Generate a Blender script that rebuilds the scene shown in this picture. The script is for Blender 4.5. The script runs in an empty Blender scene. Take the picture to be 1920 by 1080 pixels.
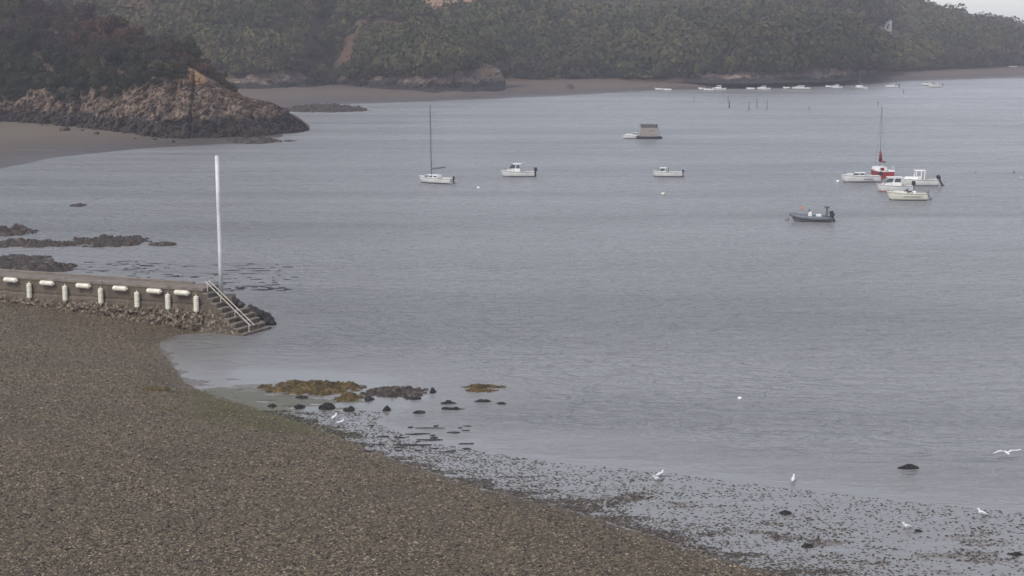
import bpy, math, random
import numpy as np
from mathutils import Vector, Matrix

# ------------------------------------------------------------------ camera, sky, sun, exposure
S = bpy.context.scene
COL = S.collection
H_CAM = 22.0
F_PX = 3000.0                       # focal length in photo pixels (photo is 1920 wide)
PITCH = math.atan(478 / F_PX)
cam = bpy.data.cameras.new('camera')
cam.sensor_width = 36.0
cam.lens = 36.0 * F_PX / 1920.0
cam.clip_start = 0.5
cam.clip_end = 12000
camo = bpy.data.objects.new('camera', cam)
COL.objects.link(camo)
camo.location = (0, 0, H_CAM)
camo.rotation_euler = (math.pi / 2 - PITCH, 0, 0)
S.camera = camo

SUN_ELEV, SUN_ROT = math.radians(48), math.radians(215)
W = bpy.data.worlds.new('World')
S.world = W
W.use_nodes = True
wn, wl = W.node_tree.nodes, W.node_tree.links
wn.clear()
wo = wn.new('ShaderNodeOutputWorld')
bg = wn.new('ShaderNodeBackground')
bg.inputs['Strength'].default_value = 0.10
sky = wn.new('ShaderNodeTexSky')
sky.sky_type = 'NISHITA'
sky.sun_disc = False
sky.sun_elevation = SUN_ELEV
sky.sun_rotation = SUN_ROT
sky.air_density = 1.0
sky.dust_density = 1.0
hs = wn.new('ShaderNodeHueSaturation')
hs.inputs['Saturation'].default_value = 0.36
wl.new(sky.outputs[0], hs.inputs['Color'])
tn = wn.new('ShaderNodeMix'); tn.data_type = 'RGBA'; tn.blend_type = 'MULTIPLY'
tn.inputs[0].default_value = 1.0
tn.inputs[7].default_value = (0.945, 0.955, 0.995, 1)
wl.new(hs.outputs[0], tn.inputs[6])
wl.new(tn.outputs[2], bg.inputs['Color'])
wl.new(bg.outputs[0], wo.inputs['Surface'])

sun = bpy.data.lights.new('sun', 'SUN')
sun.energy = 1.0
sun.angle = math.radians(14)
sun.color = (1.0, 0.93, 0.84)
suno = bpy.data.objects.new('sun', sun)
COL.objects.link(suno)
# nishita rotation r: sun direction = (sin r, cos r) in the ground plane
sd = Vector((math.sin(SUN_ROT) * math.cos(SUN_ELEV), math.cos(SUN_ROT) * math.cos(SUN_ELEV), math.sin(SUN_ELEV)))
suno.rotation_euler = sd.to_track_quat('Z', 'Y').to_euler()

S.view_settings.view_transform = 'Standard'
S.view_settings.look = 'None'
S.view_settings.gamma = 1
S.view_settings.exposure = 1.04
S.render.engine = 'CYCLES'
S.cycles.max_bounces = 5
S.cycles.diffuse_bounces = 2
S.cycles.glossy_bounces = 2
S.cycles.transmission_bounces = 2
S.cycles.volume_bounces = 0
S.cycles.use_denoising = True

rnd = random.Random(7)
rng = np.random.default_rng(7)

# ------------------------------------------------------------------ geometry helpers
cp, sp = math.cos(PITCH), math.sin(PITCH)

def ray(px, py):
    u = (np.asarray(px, float) - 960) / F_PX
    v = (540 - np.asarray(py, float)) / F_PX
    return u, cp + v * sp, -sp + v * cp

def G(px, py, z=0.0):
    """point of height z seen at photo pixel px,py"""
    dx, dy, dz = ray(px, py)
    t = (z - H_CAM) / dz
    return dx * t, dy * t

def Zat(px, py, y):
    """x and height at distance y seen at photo pixel"""
    dx, dy, dz = ray(px, py)
    t = y / dy
    return dx * t, H_CAM + dz * t

def _hash(ix, iy, iz, seed):
    h = (ix * 374761393 + iy * 668265263 + iz * 2147483647 + seed * 1274126177) & 0xFFFFFFFF
    h = ((h ^ (h >> 13)) * 1274126177) & 0xFFFFFFFF
    h = ((h ^ (h >> 16)) * 2246822519) & 0xFFFFFFFF
    return ((h ^ (h >> 15)) & 0xFFFF) / 65535.0

def vnoise(x, y, z=None, seed=0):
    x = np.asarray(x, float); y = np.asarray(y, float)
    z = np.zeros_like(x) if z is None else np.asarray(z, float) + np.zeros_like(x)
    xi, yi, zi = np.floor(x).astype(np.int64), np.floor(y).astype(np.int64), np.floor(z).astype(np.int64)
    fx, fy, fz = x - xi, y - yi, z - zi
    fx = fx * fx * (3 - 2 * fx); fy = fy * fy * (3 - 2 * fy); fz = fz * fz * (3 - 2 * fz)
    def c(a, b, d): return _hash(xi + a, yi + b, zi + d, seed)
    x00 = c(0, 0, 0) * (1 - fx) + c(1, 0, 0) * fx
    x10 = c(0, 1, 0) * (1 - fx) + c(1, 1, 0) * fx
    x01 = c(0, 0, 1) * (1 - fx) + c(1, 0, 1) * fx
    x11 = c(0, 1, 1) * (1 - fx) + c(1, 1, 1) * fx
    a = x00 * (1 - fy) + x10 * fy
    b = x01 * (1 - fy) + x11 * fy
    return (a * (1 - fz) + b * fz) * 2 - 1

def fbm(x, y, z=None, octaves=4, seed=0, gain=0.5, lac=2.1, ridged=False):
    out, amp, tot = 0.0, 1.0, 0.0
    x = np.asarray(x, float); y = np.asarray(y, float)
    z = np.zeros_like(x) if z is None else np.asarray(z, float)
    for k in range(octaves):
        n = vnoise(x, y, z, seed + k * 17)
        if ridged: n = 1 - 2 * np.abs(n)
        out = out + n * amp
        tot += amp
        amp *= gain
        x, y, z = x * lac + 3.7, y * lac + 1.3, z * lac + 5.1
    return out / tot

def raw_mesh(name, V, F, mat=None, attrs=None, smooth=False, sizes=None):
    """V (n,3); F (m,k) uniform faces or flat list with sizes"""
    V = np.asarray(V, np.float32)
    me = bpy.data.meshes.new(name)
    me.vertices.add(len(V))
    me.vertices.foreach_set('co', V.ravel())
    F = np.asarray(F, np.int32)
    k = F.shape[1]
    me.loops.add(F.size)
    me.loops.foreach_set('vertex_index', F.ravel())
    me.polygons.add(len(F))
    me.polygons.foreach_set('loop_start', np.arange(0, F.size, k, dtype=np.int32))
    me.polygons.foreach_set('loop_total', np.full(len(F), k, np.int32))
    if attrs:
        for an, av in attrs.items():
            at = me.attributes.new(an, 'FLOAT', 'POINT')
            at.data.foreach_set('value', np.asarray(av, np.float32).ravel())
    me.update(calc_edges=True)
    if smooth:
        me.polygons.foreach_set('use_smooth', np.ones(len(F), bool))
    if mat: me.materials.append(mat)
    return me

def link(name, me, parent=None, loc=None):
    o = bpy.data.objects.new(name, me)
    COL.objects.link(o)
    if parent: o.parent = parent
    if loc is not None: o.location = loc
    return o

def tag(o, label=None, cat=None, group=None, kind=None):
    if label: o['label'] = label
    if cat: o['category'] = cat
    if group: o['group'] = group
    if kind: o['kind'] = kind
    return o

def empty(name, loc, rz=0.0):
    o = bpy.data.objects.new(name, None)
    COL.objects.link(o)
    o.location = loc
    o.rotation_euler = (0, 0, rz)
    o.empty_display_size = 0.3
    return o

def grid_faces(n, m):
    i = np.arange(n - 1)[:, None] * m + np.arange(m - 1)[None, :]
    i = i.ravel()
    return np.stack([i, i + 1, i + m + 1, i + m], 1)

def grid_mesh(name, X, Y, Z, mat, attrs=None, smooth=True, flip=False):
    n, m = X.shape
    V = np.stack([X, Y, Z], -1).reshape(-1, 3)
    F = grid_faces(n, m)
    if flip: F = F[:, ::-1]
    return raw_mesh(name, V, F, mat, attrs, smooth)

class MB:
    """collects simple shapes for one mesh"""
    def __init__(s): s.v = []; s.f = []
    def add(s, vs, fs):
        b = len(s.v)
        s.v += [tuple(p) for p in vs]
        s.f += [tuple(b + i for i in f) for f in fs]
        return s
    def hexa(s, p):  # 8 points: bottom 4 ccw, top 4 ccw
        return s.add(p, [(3, 2, 1, 0), (4, 5, 6, 7), (0, 1, 5, 4), (1, 2, 6, 5), (2, 3, 7, 6), (3, 0, 4, 7)])
    def box(s, x0, x1, y0, y1, z0, z1):
        return s.hexa([(x0, y0, z0), (x1, y0, z0), (x1, y1, z0), (x0, y1, z0), (x0, y0, z1), (x1, y0, z1), (x1, y1, z1), (x0, y1, z1)])
    def frus(s, x0, x1, hy0, z0, X0, X1, hy1, z1):
        return s.hexa([(x0, -hy0, z0), (x1, -hy0, z0), (x1, hy0, z0), (x0, hy0, z0), (X0, -hy1, z1), (X1, -hy1, z1), (X1, hy1, z1), (X0, hy1, z1)])
    def tube(s, pts, r, n=7, caps=True):
        pts = [Vector(p) for p in pts]
        rs = r if isinstance(r, (list, tuple)) else [r] * len(pts)
        b = len(s.v)
        for i, p in enumerate(pts):
            d = (pts[min(i + 1, len(pts) - 1)] - pts[max(i - 1, 0)]).normalized()
            a = Vector((0, 0, 1)) if abs(d.z) < 0.9 else Vector((1, 0, 0))
            u = d.cross(a).normalized(); w = d.cross(u)
            for k in range(n):
                t = 2 * math.pi * k / n
                s.v.append(tuple(p + (u * math.cos(t) + w * math.sin(t)) * rs[i]))
        for i in range(len(pts) - 1):
            for k in range(n):
                s.f.append((b + i * n + k, b + i * n + (k + 1) % n, b + (i + 1) * n + (k + 1) % n, b + (i + 1) * n + k))
        if caps:
            s.f.append(tuple(b + k for k in range(n))[::-1])
            s.f.append(tuple(b + (len(pts) - 1) * n + k for k in range(n)))
        return s
    def ball(s, c, r, nu=10, nv=7):
        rx, ry, rz = (r, r, r) if not isinstance(r, (tuple, list)) else r
        pts, rad = [], []
        b = len(s.v)
        for j in range(nv + 1):
            a = math.pi * j / nv
            for k in range(nu):
                t = 2 * math.pi * k / nu
                s.v.append((c[0] + rx * math.sin(a) * math.cos(t), c[1] + ry * math.sin(a) * math.sin(t), c[2] + rz * math.cos(a)))
        for j in range(nv):
            for k in range(nu):
                s.f.append((b + j * nu + k, b + (j + 1) * nu + k, b + (j + 1) * nu + (k + 1) % nu, b + j * nu + (k + 1) % nu))
        return s
    def mesh(s, name, mat, bevel=0, smooth=False):
        me = bpy.data.meshes.new(name)
        me.from_pydata(s.v, [], s.f)
        me.validate()
        me.update()
        me.materials.append(mat)
        if smooth: me.polygons.foreach_set('use_smooth', [True] * len(me.polygons))
        return me
    def build(s, name, mat, parent=None, smooth=False, bevel=0.0, loc=None):
        o = link(name, s.mesh(name, mat, smooth=smooth), parent, loc)
        if bevel:
            m = o.modifiers.new('bevel', 'BEVEL'); m.width = bevel; m.segments = 2; m.limit_method = 'ANGLE'
        return o

# ------------------------------------------------------------------ materials
def newmat(name):
    m = bpy.data.materials.new(name)
    m.use_nodes = True
    nt = m.node_tree
    b = nt.nodes['Principled BSDF']
    return m, nt, b

def n_(nt, t, **kw):
    n = nt.nodes.new(t)
    for k, v in kw.items(): setattr(n, k, v)
    return n

def pos(nt, scale=(1, 1, 1), rot=(0, 0, 0)):
    g = n_(nt, 'ShaderNodeNewGeometry')
    mp = n_(nt, 'ShaderNodeMapping')
    mp.inputs['Scale'].default_value = scale
    mp.inputs['Rotation'].default_value = rot
    nt.links.new(g.outputs['Position'], mp.inputs['Vector'])
    return mp.outputs[0]

def noise(nt, vec, scale, detail=4, rough=0.55, dist=0.0):
    n = n_(nt, 'ShaderNodeTexNoise')
    n.inputs['Scale'].default_value = scale
    n.inputs['Detail'].default_value = detail
    n.inputs['Roughness'].default_value = rough
    n.inputs['Distortion'].default_value = dist
    nt.links.new(vec, n.inputs['Vector'])
    return n.outputs['Fac']

def ramp(nt, fac, stops):
    r = n_(nt, 'ShaderNodeValToRGB')
    cr = r.color_ramp
    while len(cr.elements) < len(stops): cr.elements.new(0.5)
    for e, (p, c) in zip(cr.elements, stops):
        e.position = p
        e.color = (c, c, c, 1) if isinstance(c, (int, float)) else (*c, 1)
    nt.links.new(fac, r.inputs['Fac'])
    return r.outputs['Color']

def mix(nt, fac, a, b, mode='MIX'):
    m = n_(nt, 'ShaderNodeMix', data_type='RGBA', blend_type=mode)
    if isinstance(fac, (int, float)): m.inputs[0].default_value = fac
    else: nt.links.new(fac, m.inputs[0])
    for i, c in ((6, a), (7, b)):
        if isinstance(c, tuple): m.inputs[i].default_value = (*c, 1)
        else: nt.links.new(c, m.inputs[i])
    return m.outputs[2]

def math_(nt, op, a, b=None, c=None, clamp=False):
    m = n_(nt, 'ShaderNodeMath', operation=op, use_clamp=clamp)
    for i, v in enumerate((a, b, c)):
        if v is None: continue
        if isinstance(v, (int, float)): m.inputs[i].default_value = v
        else: nt.links.new(v, m.inputs[i])
    return m.outputs[0]

def attr(nt, name):
    a = n_(nt, 'ShaderNodeAttribute', attribute_name=name)
    return a.outputs['Fac']

def bump(nt, b, h, strength=0.5, dist=0.1, normal=None):
    n = n_(nt, 'ShaderNodeBump')
    if isinstance(strength, (int, float)): n.inputs['Strength'].default_value = strength
    else: nt.links.new(strength, n.inputs['Strength'])
    n.inputs['Distance'].default_value = dist
    nt.links.new(h, n.inputs['Height'])
    if normal: nt.links.new(normal, n.inputs['Normal'])
    nt.links.new(n.outputs[0], b.inputs['Normal'])
    return n.outputs[0]

def simple(name, col, rough=0.5, var=0.12, scale=3.0, metal=0.0, dirt=None):
    """paint / plastic with uneven colour and roughness"""
    m, nt, b = newmat(name)
    tc = n_(nt, 'ShaderNodeTexCoord').outputs['Object']
    f = noise(nt, tc, scale, 5, 0.6)
    lo = tuple(c * (1 - var) for c in col) if dirt is None else tuple(a * .5 + d * .5 for a, d in zip(col, dirt))
    c = ramp(nt, f, [(0.35, lo), (0.6, col)])
    nt.links.new(c, b.inputs['Base Color'])
    b.inputs['Metallic'].default_value = metal
    r = ramp(nt, noise(nt, tc, scale * 2.3, 3), [(0.3, max(0.02, rough - .1)), (0.7, min(1, rough + .12))])
    nt.links.new(r, b.inputs['Roughness'])
    return m

def rock_material(name, base_lo, base_hi, streak, wet, scale=0.35, veg=True):
    m, nt, b = newmat(name)
    p = pos(nt)
    pv = pos(nt, (1.0, 1.0, 0.35))
    n1 = noise(nt, pv, scale, 7, 0.62, 0.6)
    n2 = noise(nt, p, scale * 4.0, 6, 0.65, 0.3)
    col = ramp(nt, n1, [(0.30, base_lo), (0.5, base_hi), (0.62, streak), (0.74, base_hi)])
    col = mix(nt, ramp(nt, n2, [(0.35, 0.75), (0.6, 0.0)]), col, base_lo)
    light = ramp(nt, noise(nt, p, scale * 9, 4, 0.7), [(0.55, 0.0), (0.66, 0.8)])
    col = mix(nt, light, col, tuple(min(1, c * 1.5) for c in streak))
    sep = n_(nt, 'ShaderNodeSeparateXYZ')
    nt.links.new(n_(nt, 'ShaderNodeNewGeometry').outputs['Position'], sep.inputs[0])
    # sea-washed dark zone below the tide mark (weed and lichen, a real colour band of the rock)
    zz = math_(nt, 'ADD', sep.outputs['Z'], math_(nt, 'MULTIPLY', noise(nt, pos(nt, (1, 1, .6)), 0.22, 6, 0.7), 6.5))
    wetf = ramp(nt, math_(nt, 'MULTIPLY', zz, 0.1), [(0.70, 1.0), (0.78, 0.0)])
    wn_ = ramp(nt, n2, [(0.3, tuple(c * .45 for c in wet)), (0.55, wet), (0.75, tuple(c * 1.8 for c in wet))])
    col = mix(nt, wetf, col, wn_)
    if veg:
        vcol = ramp(nt, noise(nt, p, 0.12, 6, 0.6), [(0.3, (0.045, 0.045, 0.022)), (0.48, (0.10, 0.065, 0.04)), (0.62, (0.13, 0.075, 0.05)), (0.75, (0.07, 0.075, 0.032))])
        va = math_(nt, 'ADD', attr(nt, 'veg'), math_(nt, 'MULTIPLY', math_(nt, 'SUBTRACT', n2, 0.5), 0.9))
        col = mix(nt, ramp(nt, va, [(0.42, 0.0), (0.58, 1.0)]), col, vcol)
        oc = ramp(nt, n2, [(0.3, (0.16, 0.09, 0.045)), (0.6, (0.33, 0.2, 0.11))])
        oa = math_(nt, 'ADD', attr(nt, 'scarp'), math_(nt, 'MULTIPLY', math_(nt, 'SUBTRACT', n2, 0.5), 1.2))
        col = mix(nt, ramp(nt, oa, [(0.45, 0.0), (0.6, 1.0)]), col, oc)
    nt.links.new(col, b.inputs['Base Color'])
    b.inputs['Roughness'].default_value = 0.85
    b.inputs['Specular IOR Level'].default_value = 0.25
    bump(nt, b, n2, 0.8, 0.5)
    return m

M_rock = rock_material('cliff_rock', (0.036, 0.026, 0.020), (0.150, 0.104, 0.076), (0.33, 0.24, 0.175), (0.052, 0.041, 0.035), 0.38)
M_rock_mid = rock_material('far_cliff_rock', (0.06, 0.045, 0.038), (0.17, 0.125, 0.10), (0.34, 0.26, 0.205), (0.035, 0.032, 0.033), 0.2)

def leaf_material(name, cols, rough=0.7):
    m, nt, b = newmat(name)
    oi = n_(nt, 'ShaderNodeObjectInfo')
    r = ramp(nt, oi.outputs['Random'], [(i / max(1, len(cols) - 1), c) for i, c in enumerate(cols)])
    f = noise(nt, pos(nt), 1.3, 4, 0.6)
    c = mix(nt, ramp(nt, f, [(0.35, 0.65), (0.65, 0.0)]), r, tuple(x * .45 for x in cols[0]))
    nt.links.new(c, b.inputs['Base Color'])
    b.inputs['Roughness'].default_value = rough
    b.inputs['Specular IOR Level'].default_value = 0.2
    return m

M_leaf = {
    'evergreen': leaf_material('evergreen_leaves', [(0.008, 0.014, 0.006), (0.030, 0.042, 0.013), (0.012, 0.021, 0.008), (0.045, 0.055, 0.02)]),
    'russet': leaf_material('russet_leaves', [(0.07, 0.036, 0.022), (0.12, 0.055, 0.036), (0.05, 0.034, 0.027), (0.10, 0.06, 0.04)]),
    'olive': leaf_material('olive_leaves', [(0.03, 0.03, 0.012), (0.07, 0.062, 0.026), (0.035, 0.04, 0.017), (0.09, 0.08, 0.035)]),
    'bare': leaf_material('bare_twigs', [(0.045, 0.035, 0.028), (0.06, 0.045, 0.036), (0.045, 0.036, 0.025)]),
}
def wood_material():
    m, nt, b = newmat('woodland_leaves')
    p = pos(nt)
    big = noise(nt, p, 0.03, 3, 0.55, 0.6)
    col = ramp(nt, big, [(0.30, (0.0240, 0.0300, 0.0143)), (0.40, (0.0667, 0.0782, 0.0205)), (0.48, (0.0400, 0.0443, 0.0184)), (0.56, (0.0929, 0.0691, 0.0348)), (0.64, (0.0734, 0.0782, 0.0256)), (0.72, (0.0373, 0.0365, 0.0184))])
    t = attr(nt, 'tint')
    col2 = ramp(nt, t, [(0.0, (0.0160, 0.0209, 0.0092)), (0.25, (0.0293, 0.0365, 0.0123)), (0.45, (0.0826, 0.0886, 0.0225)), (0.6, (0.0491, 0.0527, 0.0205)), (0.8, (0.1312, 0.0828, 0.0410)), (1.0, (0.1093, 0.1155, 0.0410))])
    col = mix(nt, 0.45, col, col2)
    f = noise(nt, p, 0.6, 4, 0.6)
    col = mix(nt, ramp(nt, f, [(0.35, 0.25), (0.65, 0.0)]), col, (0.022, 0.026, 0.016))
    nt.links.new(col, b.inputs['Base Color'])
    b.inputs['Roughness'].default_value = 0.8
    b.inputs['Specular IOR Level'].default_value = 0.15
    return m
M_wood = wood_material()
M_bark = simple('bark', (0.07, 0.055, 0.045), 0.9, 0.4, 4)

def sand_material(name, dry, wetc, sc=0.3):
    m, nt, b = newmat(name)
    p = pos(nt)
    n1 = noise(nt, pos(nt, (0.4, 1.6, 1)), sc, 6, 0.6, 0.3)
    n2 = noise(nt, p, sc * 8, 5, 0.65)
    c = mix(nt, ramp(nt, n1, [(0.35, 0.0), (0.65, 1.0)]), dry, tuple(x * .72 for x in dry))
    c = mix(nt, ramp(nt, n2, [(0.3, 0.5), (0.6, 0.0)]), c, tuple(x * .5 for x in dry))
    sep = n_(nt, 'ShaderNodeSeparateXYZ')
    nt.links.new(n_(nt, 'ShaderNodeNewGeometry').outputs['Position'], sep.inputs[0])
    z = math_(nt, 'ADD', sep.outputs['Z'], math_(nt, 'MULTIPLY', math_(nt, 'SUBTRACT', n1, 0.5), 1.0))
    w = ramp(nt, z, [(0.0, 1.0), (0.45, 0.6), (1.0, 0.0)])
    c = mix(nt, w, c, wetc)
    nt.links.new(c, b.inputs['Base Color'])
    nt.links.new(ramp(nt, z, [(0.1, 0.45), (0.6, 0.9)]), b.inputs['Roughness'])
    bump(nt, b, n2, 0.5, 0.1)
    return m
M_sand = sand_material('cove_sand', (0.15, 0.118, 0.084), (0.06, 0.048, 0.042))
M_flat = sand_material('tidal_flat_mud', (0.135, 0.102, 0.082), (0.065, 0.053, 0.05), 0.12)

def shingle_material():
    m, nt, b = newmat('shingle')
    p = pos(nt)
    vo = n_(nt, 'ShaderNodeTexVoronoi'); vo.inputs['Scale'].default_value = 11.5
    nt.links.new(p, vo.inputs['Vector'])
    sep = n_(nt, 'ShaderNodeSeparateColor'); nt.links.new(vo.outputs['Color'], sep.inputs[0])
    stone = ramp(nt, sep.outputs[0], [(0.0, (0.03, 0.021, 0.013)), (0.3, (0.080, 0.061, 0.037)), (0.65, (0.160, 0.123, 0.077)), (0.88, (0.235, 0.183, 0.120)), (1.0, (0.40, 0.32, 0.225))])
    stone = mix(nt, ramp(nt, sep.outputs[1], [(0.6, 0.0), (1.0, 0.5)]), stone, (0.10, 0.075, 0.04))
    patch = noise(nt, p, 0.16, 5, 0.6, 0.4)
    c = mix(nt, ramp(nt, patch, [(0.35, 0.45), (0.6, 0.0)]), stone, (0.075, 0.06, 0.046))
    c = mix(nt, ramp(nt, noise(nt, p, 0.5, 4, 0.6), [(0.5, 0.0), (0.75, 0.35)]), c, (0.15, 0.12, 0.075))
    f = noise(nt, p, 14, 4, 0.7)
    c = mix(nt, ramp(nt, f, [(0.38, 0.7), (0.52, 0.0)]), c, (0.02, 0.016, 0.013))
    mu = math_(nt, 'ADD', attr(nt, 'mud'), math_(nt, 'MULTIPLY', math_(nt, 'SUBTRACT', noise(nt, p, 1.1, 5, 0.7), 0.5), 0.8))
    c = mix(nt, ramp(nt, mu, [(0.3, 0.0), (0.7, 1.0)]), c, ramp(nt, noise(nt, p, 3, 5, 0.7), [(0.35, (0.09, 0.077, 0.067)), (0.65, (0.22, 0.188, 0.168))]))
    al = math_(nt, 'ADD', attr(nt, 'algae'), math_(nt, 'MULTIPLY', math_(nt, 'SUBTRACT', noise(nt, pos(nt, (.5, 1, 1)), 0.7, 6, 0.7), 0.5), 1.6))
    c = mix(nt, ramp(nt, al, [(0.45, 0.0), (0.75, 0.8)]), c, ramp(nt, f, [(0.35, (0.035, 0.035, 0.012)), (0.6, (0.11, 0.10, 0.035))]))
    nt.links.new(c, b.inputs['Base Color'])
    nt.links.new(ramp(nt, mu, [(0.3, 0.8), (0.8, 0.25)]), b.inputs['Roughness'])
    b.inputs['Specular IOR Level'].default_value = 0.35
    bump(nt, b, f, 0.7, 0.06)
    return m
M_shingle = shingle_material()

def pebble_material():
    m, nt, b = newmat('pebbles')
    p = pos(nt)
    vo = n_(nt, 'ShaderNodeTexVoronoi'); vo.inputs['Scale'].default_value = 3.0
    nt.links.new(p, vo.inputs['Vector'])
    c = ramp(nt, attr(nt, 'tint'), [(0.0, (0.02, 0.016, 0.014)), (0.4, (0.08, 0.06, 0.04)), (0.75, (0.165, 0.128, 0.086)), (1.0, (0.33, 0.265, 0.19))])
    nt.links.new(c, b.inputs['Base Color'])
    b.inputs['Roughness'].default_value = 0.6
    return m
M_pebble = pebble_material()

def reef_material(name, lo, hi, tip, sc=1.5):
    m, nt, b = newmat(name)
    p = pos(nt)
    n1 = noise(nt, p, sc, 7, 0.68, 0.5)
    n2 = noise(nt, p, sc * 4, 5, 0.7)
    c = ramp(nt, n1, [(0.35, lo), (0.52, hi), (0.68, tip)])
    c = mix(nt, ramp(nt, n2, [(0.35, 0.8), (0.52, 0.0)]), c, tuple(x * .5 for x in lo))
    nt.links.new(c, b.inputs['Base Color'])
    b.inputs['Roughness'].default_value = 0.6
    b.inputs['Specular IOR Level'].default_value = 0.3
    bump(nt, b, n2, 0.9, 0.15)
    return m
M_reef = reef_material('weedy_rock', (0.028, 0.022, 0.019), (0.072, 0.056, 0.047), (0.16, 0.128, 0.105))
M_weed = reef_material('yellow_wrack', (0.035, 0.025, 0.01), (0.12, 0.082, 0.028), (0.21, 0.15, 0.06), 1.8)
M_darkrock = reef_material('dark_rock', (0.012, 0.011, 0.011), (0.03, 0.026, 0.024), (0.07, 0.06, 0.055), 2)

def water_material():
    m, nt, b = newmat('sea_water')
    p = pos(nt)
    calm = attr(nt, 'calm')
    # wind streaks: bands of slightly rougher, darker water
    band = noise(nt, pos(nt, (0.006, 0.045, 1)), 1.0, 4, 0.6, 0.6)
    band2 = noise(nt, pos(nt, (0.02, 0.13, 1)), 1.0, 4, 0.6, 0.4)
    deep = mix(nt, ramp(nt, band, [(0.35, 0.0), (0.65, 1.0)]), (0.185, 0.189, 0.190), (0.262, 0.262, 0.266))
    c = mix(nt, ramp(nt, calm, [(0.0, 0.0), (1.0, 0.55)]), deep, (0.165, 0.153, 0.14))
    nt.links.new(c, b.inputs['Base Color'])
    rf = ramp(nt, band2, [(0.4, 0.26), (0.65, 0.38)])
    rf = mix(nt, calm, rf, (0.24, 0.24, 0.24))
    nt.links.new(rf, b.inputs['Roughness'])
    b.inputs['IOR'].default_value = 1.33
    w1 = noise(nt, pos(nt, (0.42, 1.0, 1)), 0.85, 3, 0.55, 0.4)
    w2 = noise(nt, pos(nt, (0.5, 1.0, 1), (0, 0, 0.3)), 3.6, 3, 0.6, 0.3)
    w3 = noise(nt, pos(nt, (0.4, 1.0, 1)), 0.28, 3, 0.6, 0.3)
    w1 = math_(nt, 'SUBTRACT', 1.0, math_(nt, 'ABSOLUTE', math_(nt, 'MULTIPLY', math_(nt, 'SUBTRACT', w1, 0.5), 3.0)))
    h = math_(nt, 'ADD', math_(nt, 'ADD', w1, math_(nt, 'MULTIPLY', w2, 0.4)), math_(nt, 'MULTIPLY', w3, 1.2))
    st = ramp(nt, calm, [(0.0, 1.0), (0.6, 0.3), (1.0, 0.05)])
    st = math_(nt, 'MULTIPLY', st, math_(nt, 'SUBTRACT', 1.0, math_(nt, 'MULTIPLY', attr(nt, 'far'), 0.85)))
    bump(nt, b, h, st, 0.75)
    return m
M_water = water_material()

def concrete_material():
    m, nt, b = newmat('jetty_concrete')
    p = pos(nt)
    n1 = noise(nt, pos(nt, (1, 1, 0.3)), 0.9, 6, 0.6, 0.3)
    n2 = noise(nt, p, 6, 6, 0.7)
    c = ramp(nt, n1, [(0.3, (0.08, 0.062, 0.046)), (0.55, (0.135, 0.106, 0.08)), (0.75, (0.18, 0.146, 0.11))])
    c = mix(nt, ramp(nt, n2, [(0.3, 0.6), (0.55, 0.0)]), c, (0.05, 0.04, 0.032))
    sep = n_(nt, 'ShaderNodeSeparateXYZ')
    nt.links.new(n_(nt, 'ShaderNodeNewGeometry').outputs['Position'], sep.inputs[0])
    z = math_(nt, 'ADD', sep.outputs['Z'], math_(nt, 'MULTIPLY', math_(nt, 'SUBTRACT', noise(nt, p, 1.6, 5, 0.7), 0.5), 1.3))
    weed = ramp(nt, noise(nt, p, 4.5, 5, 0.8), [(0.38, (0.012, 0.009, 0.007)), (0.47, (0.07, 0.052, 0.036)), (0.55, (0.14, 0.108, 0.075)), (0.62, (0.42, 0.35, 0.27))])
    c = mix(nt, ramp(nt, math_(nt, 'MULTIPLY', z, 0.25), [(0.36, 0.9), (0.46, 0.0)]), c, weed)
    nt.links.new(c, b.inputs['Base Color'])
    b.inputs['Roughness'].default_value = 0.85
    bump(nt, b, n2, 0.6, 0.08)
    return m
M_conc = concrete_material()
M_conc_top = simple('jetty_cap_concrete', (0.20, 0.165, 0.135), 0.85, 0.35, 1.2)
M_step = simple('step_concrete', (0.21, 0.175, 0.15), 0.8, 0.5, 1.5)
M_rail = simple('pale_painted_rail', (0.55, 0.50, 0.43), 0.5, 0.3, 4)
M_pole = simple('white_pole_paint', (0.66, 0.65, 0.67), 0.45, 0.25, 1.0)
M_fender = simple('cream_fender_rubber', (0.76, 0.72, 0.60), 0.5, 0.3, 5)
M_white = simple('white_gelcoat', (0.80, 0.79, 0.76), 0.3, 0.1, 1.5)
M_hullshade = simple('shaded_white_gelcoat', (0.62, 0.61, 0.58), 0.35, 0.15, 1.5)  # white gelcoat toned down, hull side shading put into the colour
M_cream = simple('cream_gelcoat', (0.62, 0.60, 0.50), 0.35, 0.12, 1.5)
M_red = simple('red_hull_paint', (0.33, 0.035, 0.04), 0.4, 0.25, 2)
M_redsail = simple('red_sail_cloth', (0.20, 0.03, 0.035), 0.8, 0.3, 4)
M_black = simple('black_plastic', (0.02, 0.021, 0.026), 0.4, 0.3, 3)
M_navy = simple('antifouling', (0.03, 0.03, 0.045), 0.6, 0.3, 2)
M_greyp = simple('grey_paint', (0.22, 0.22, 0.24), 0.45, 0.2, 2)
M_greyt = simple('dark_grey_tube', (0.13, 0.145, 0.17), 0.55, 0.2, 2)
M_glass = simple('tinted_glass', (0.05, 0.06, 0.075), 0.12, 0.2, 2)
M_steel = simple('stainless', (0.45, 0.45, 0.47), 0.35, 0.1, 4, metal=0.8)
M_alu = simple('dull_mast_alloy', (0.10, 0.10, 0.12), 0.5, 0.1, 2)
M_canvas = simple('grey_canvas', (0.16, 0.16, 0.18), 0.85, 0.25, 4)
M_beige = simple('beige_panel', (0.46, 0.41, 0.37), 0.7, 0.2, 2)
M_panel = simple('grey_brown_panel', (0.30, 0.27, 0.245), 0.8, 0.3, 2)
M_orange = simple('orange_buoy', (0.6, 0.2, 0.08), 0.5, 0.2, 4)
M_gullw = simple('gull_white', (0.68, 0.68, 0.68), 0.7, 0.06, 20)
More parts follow.
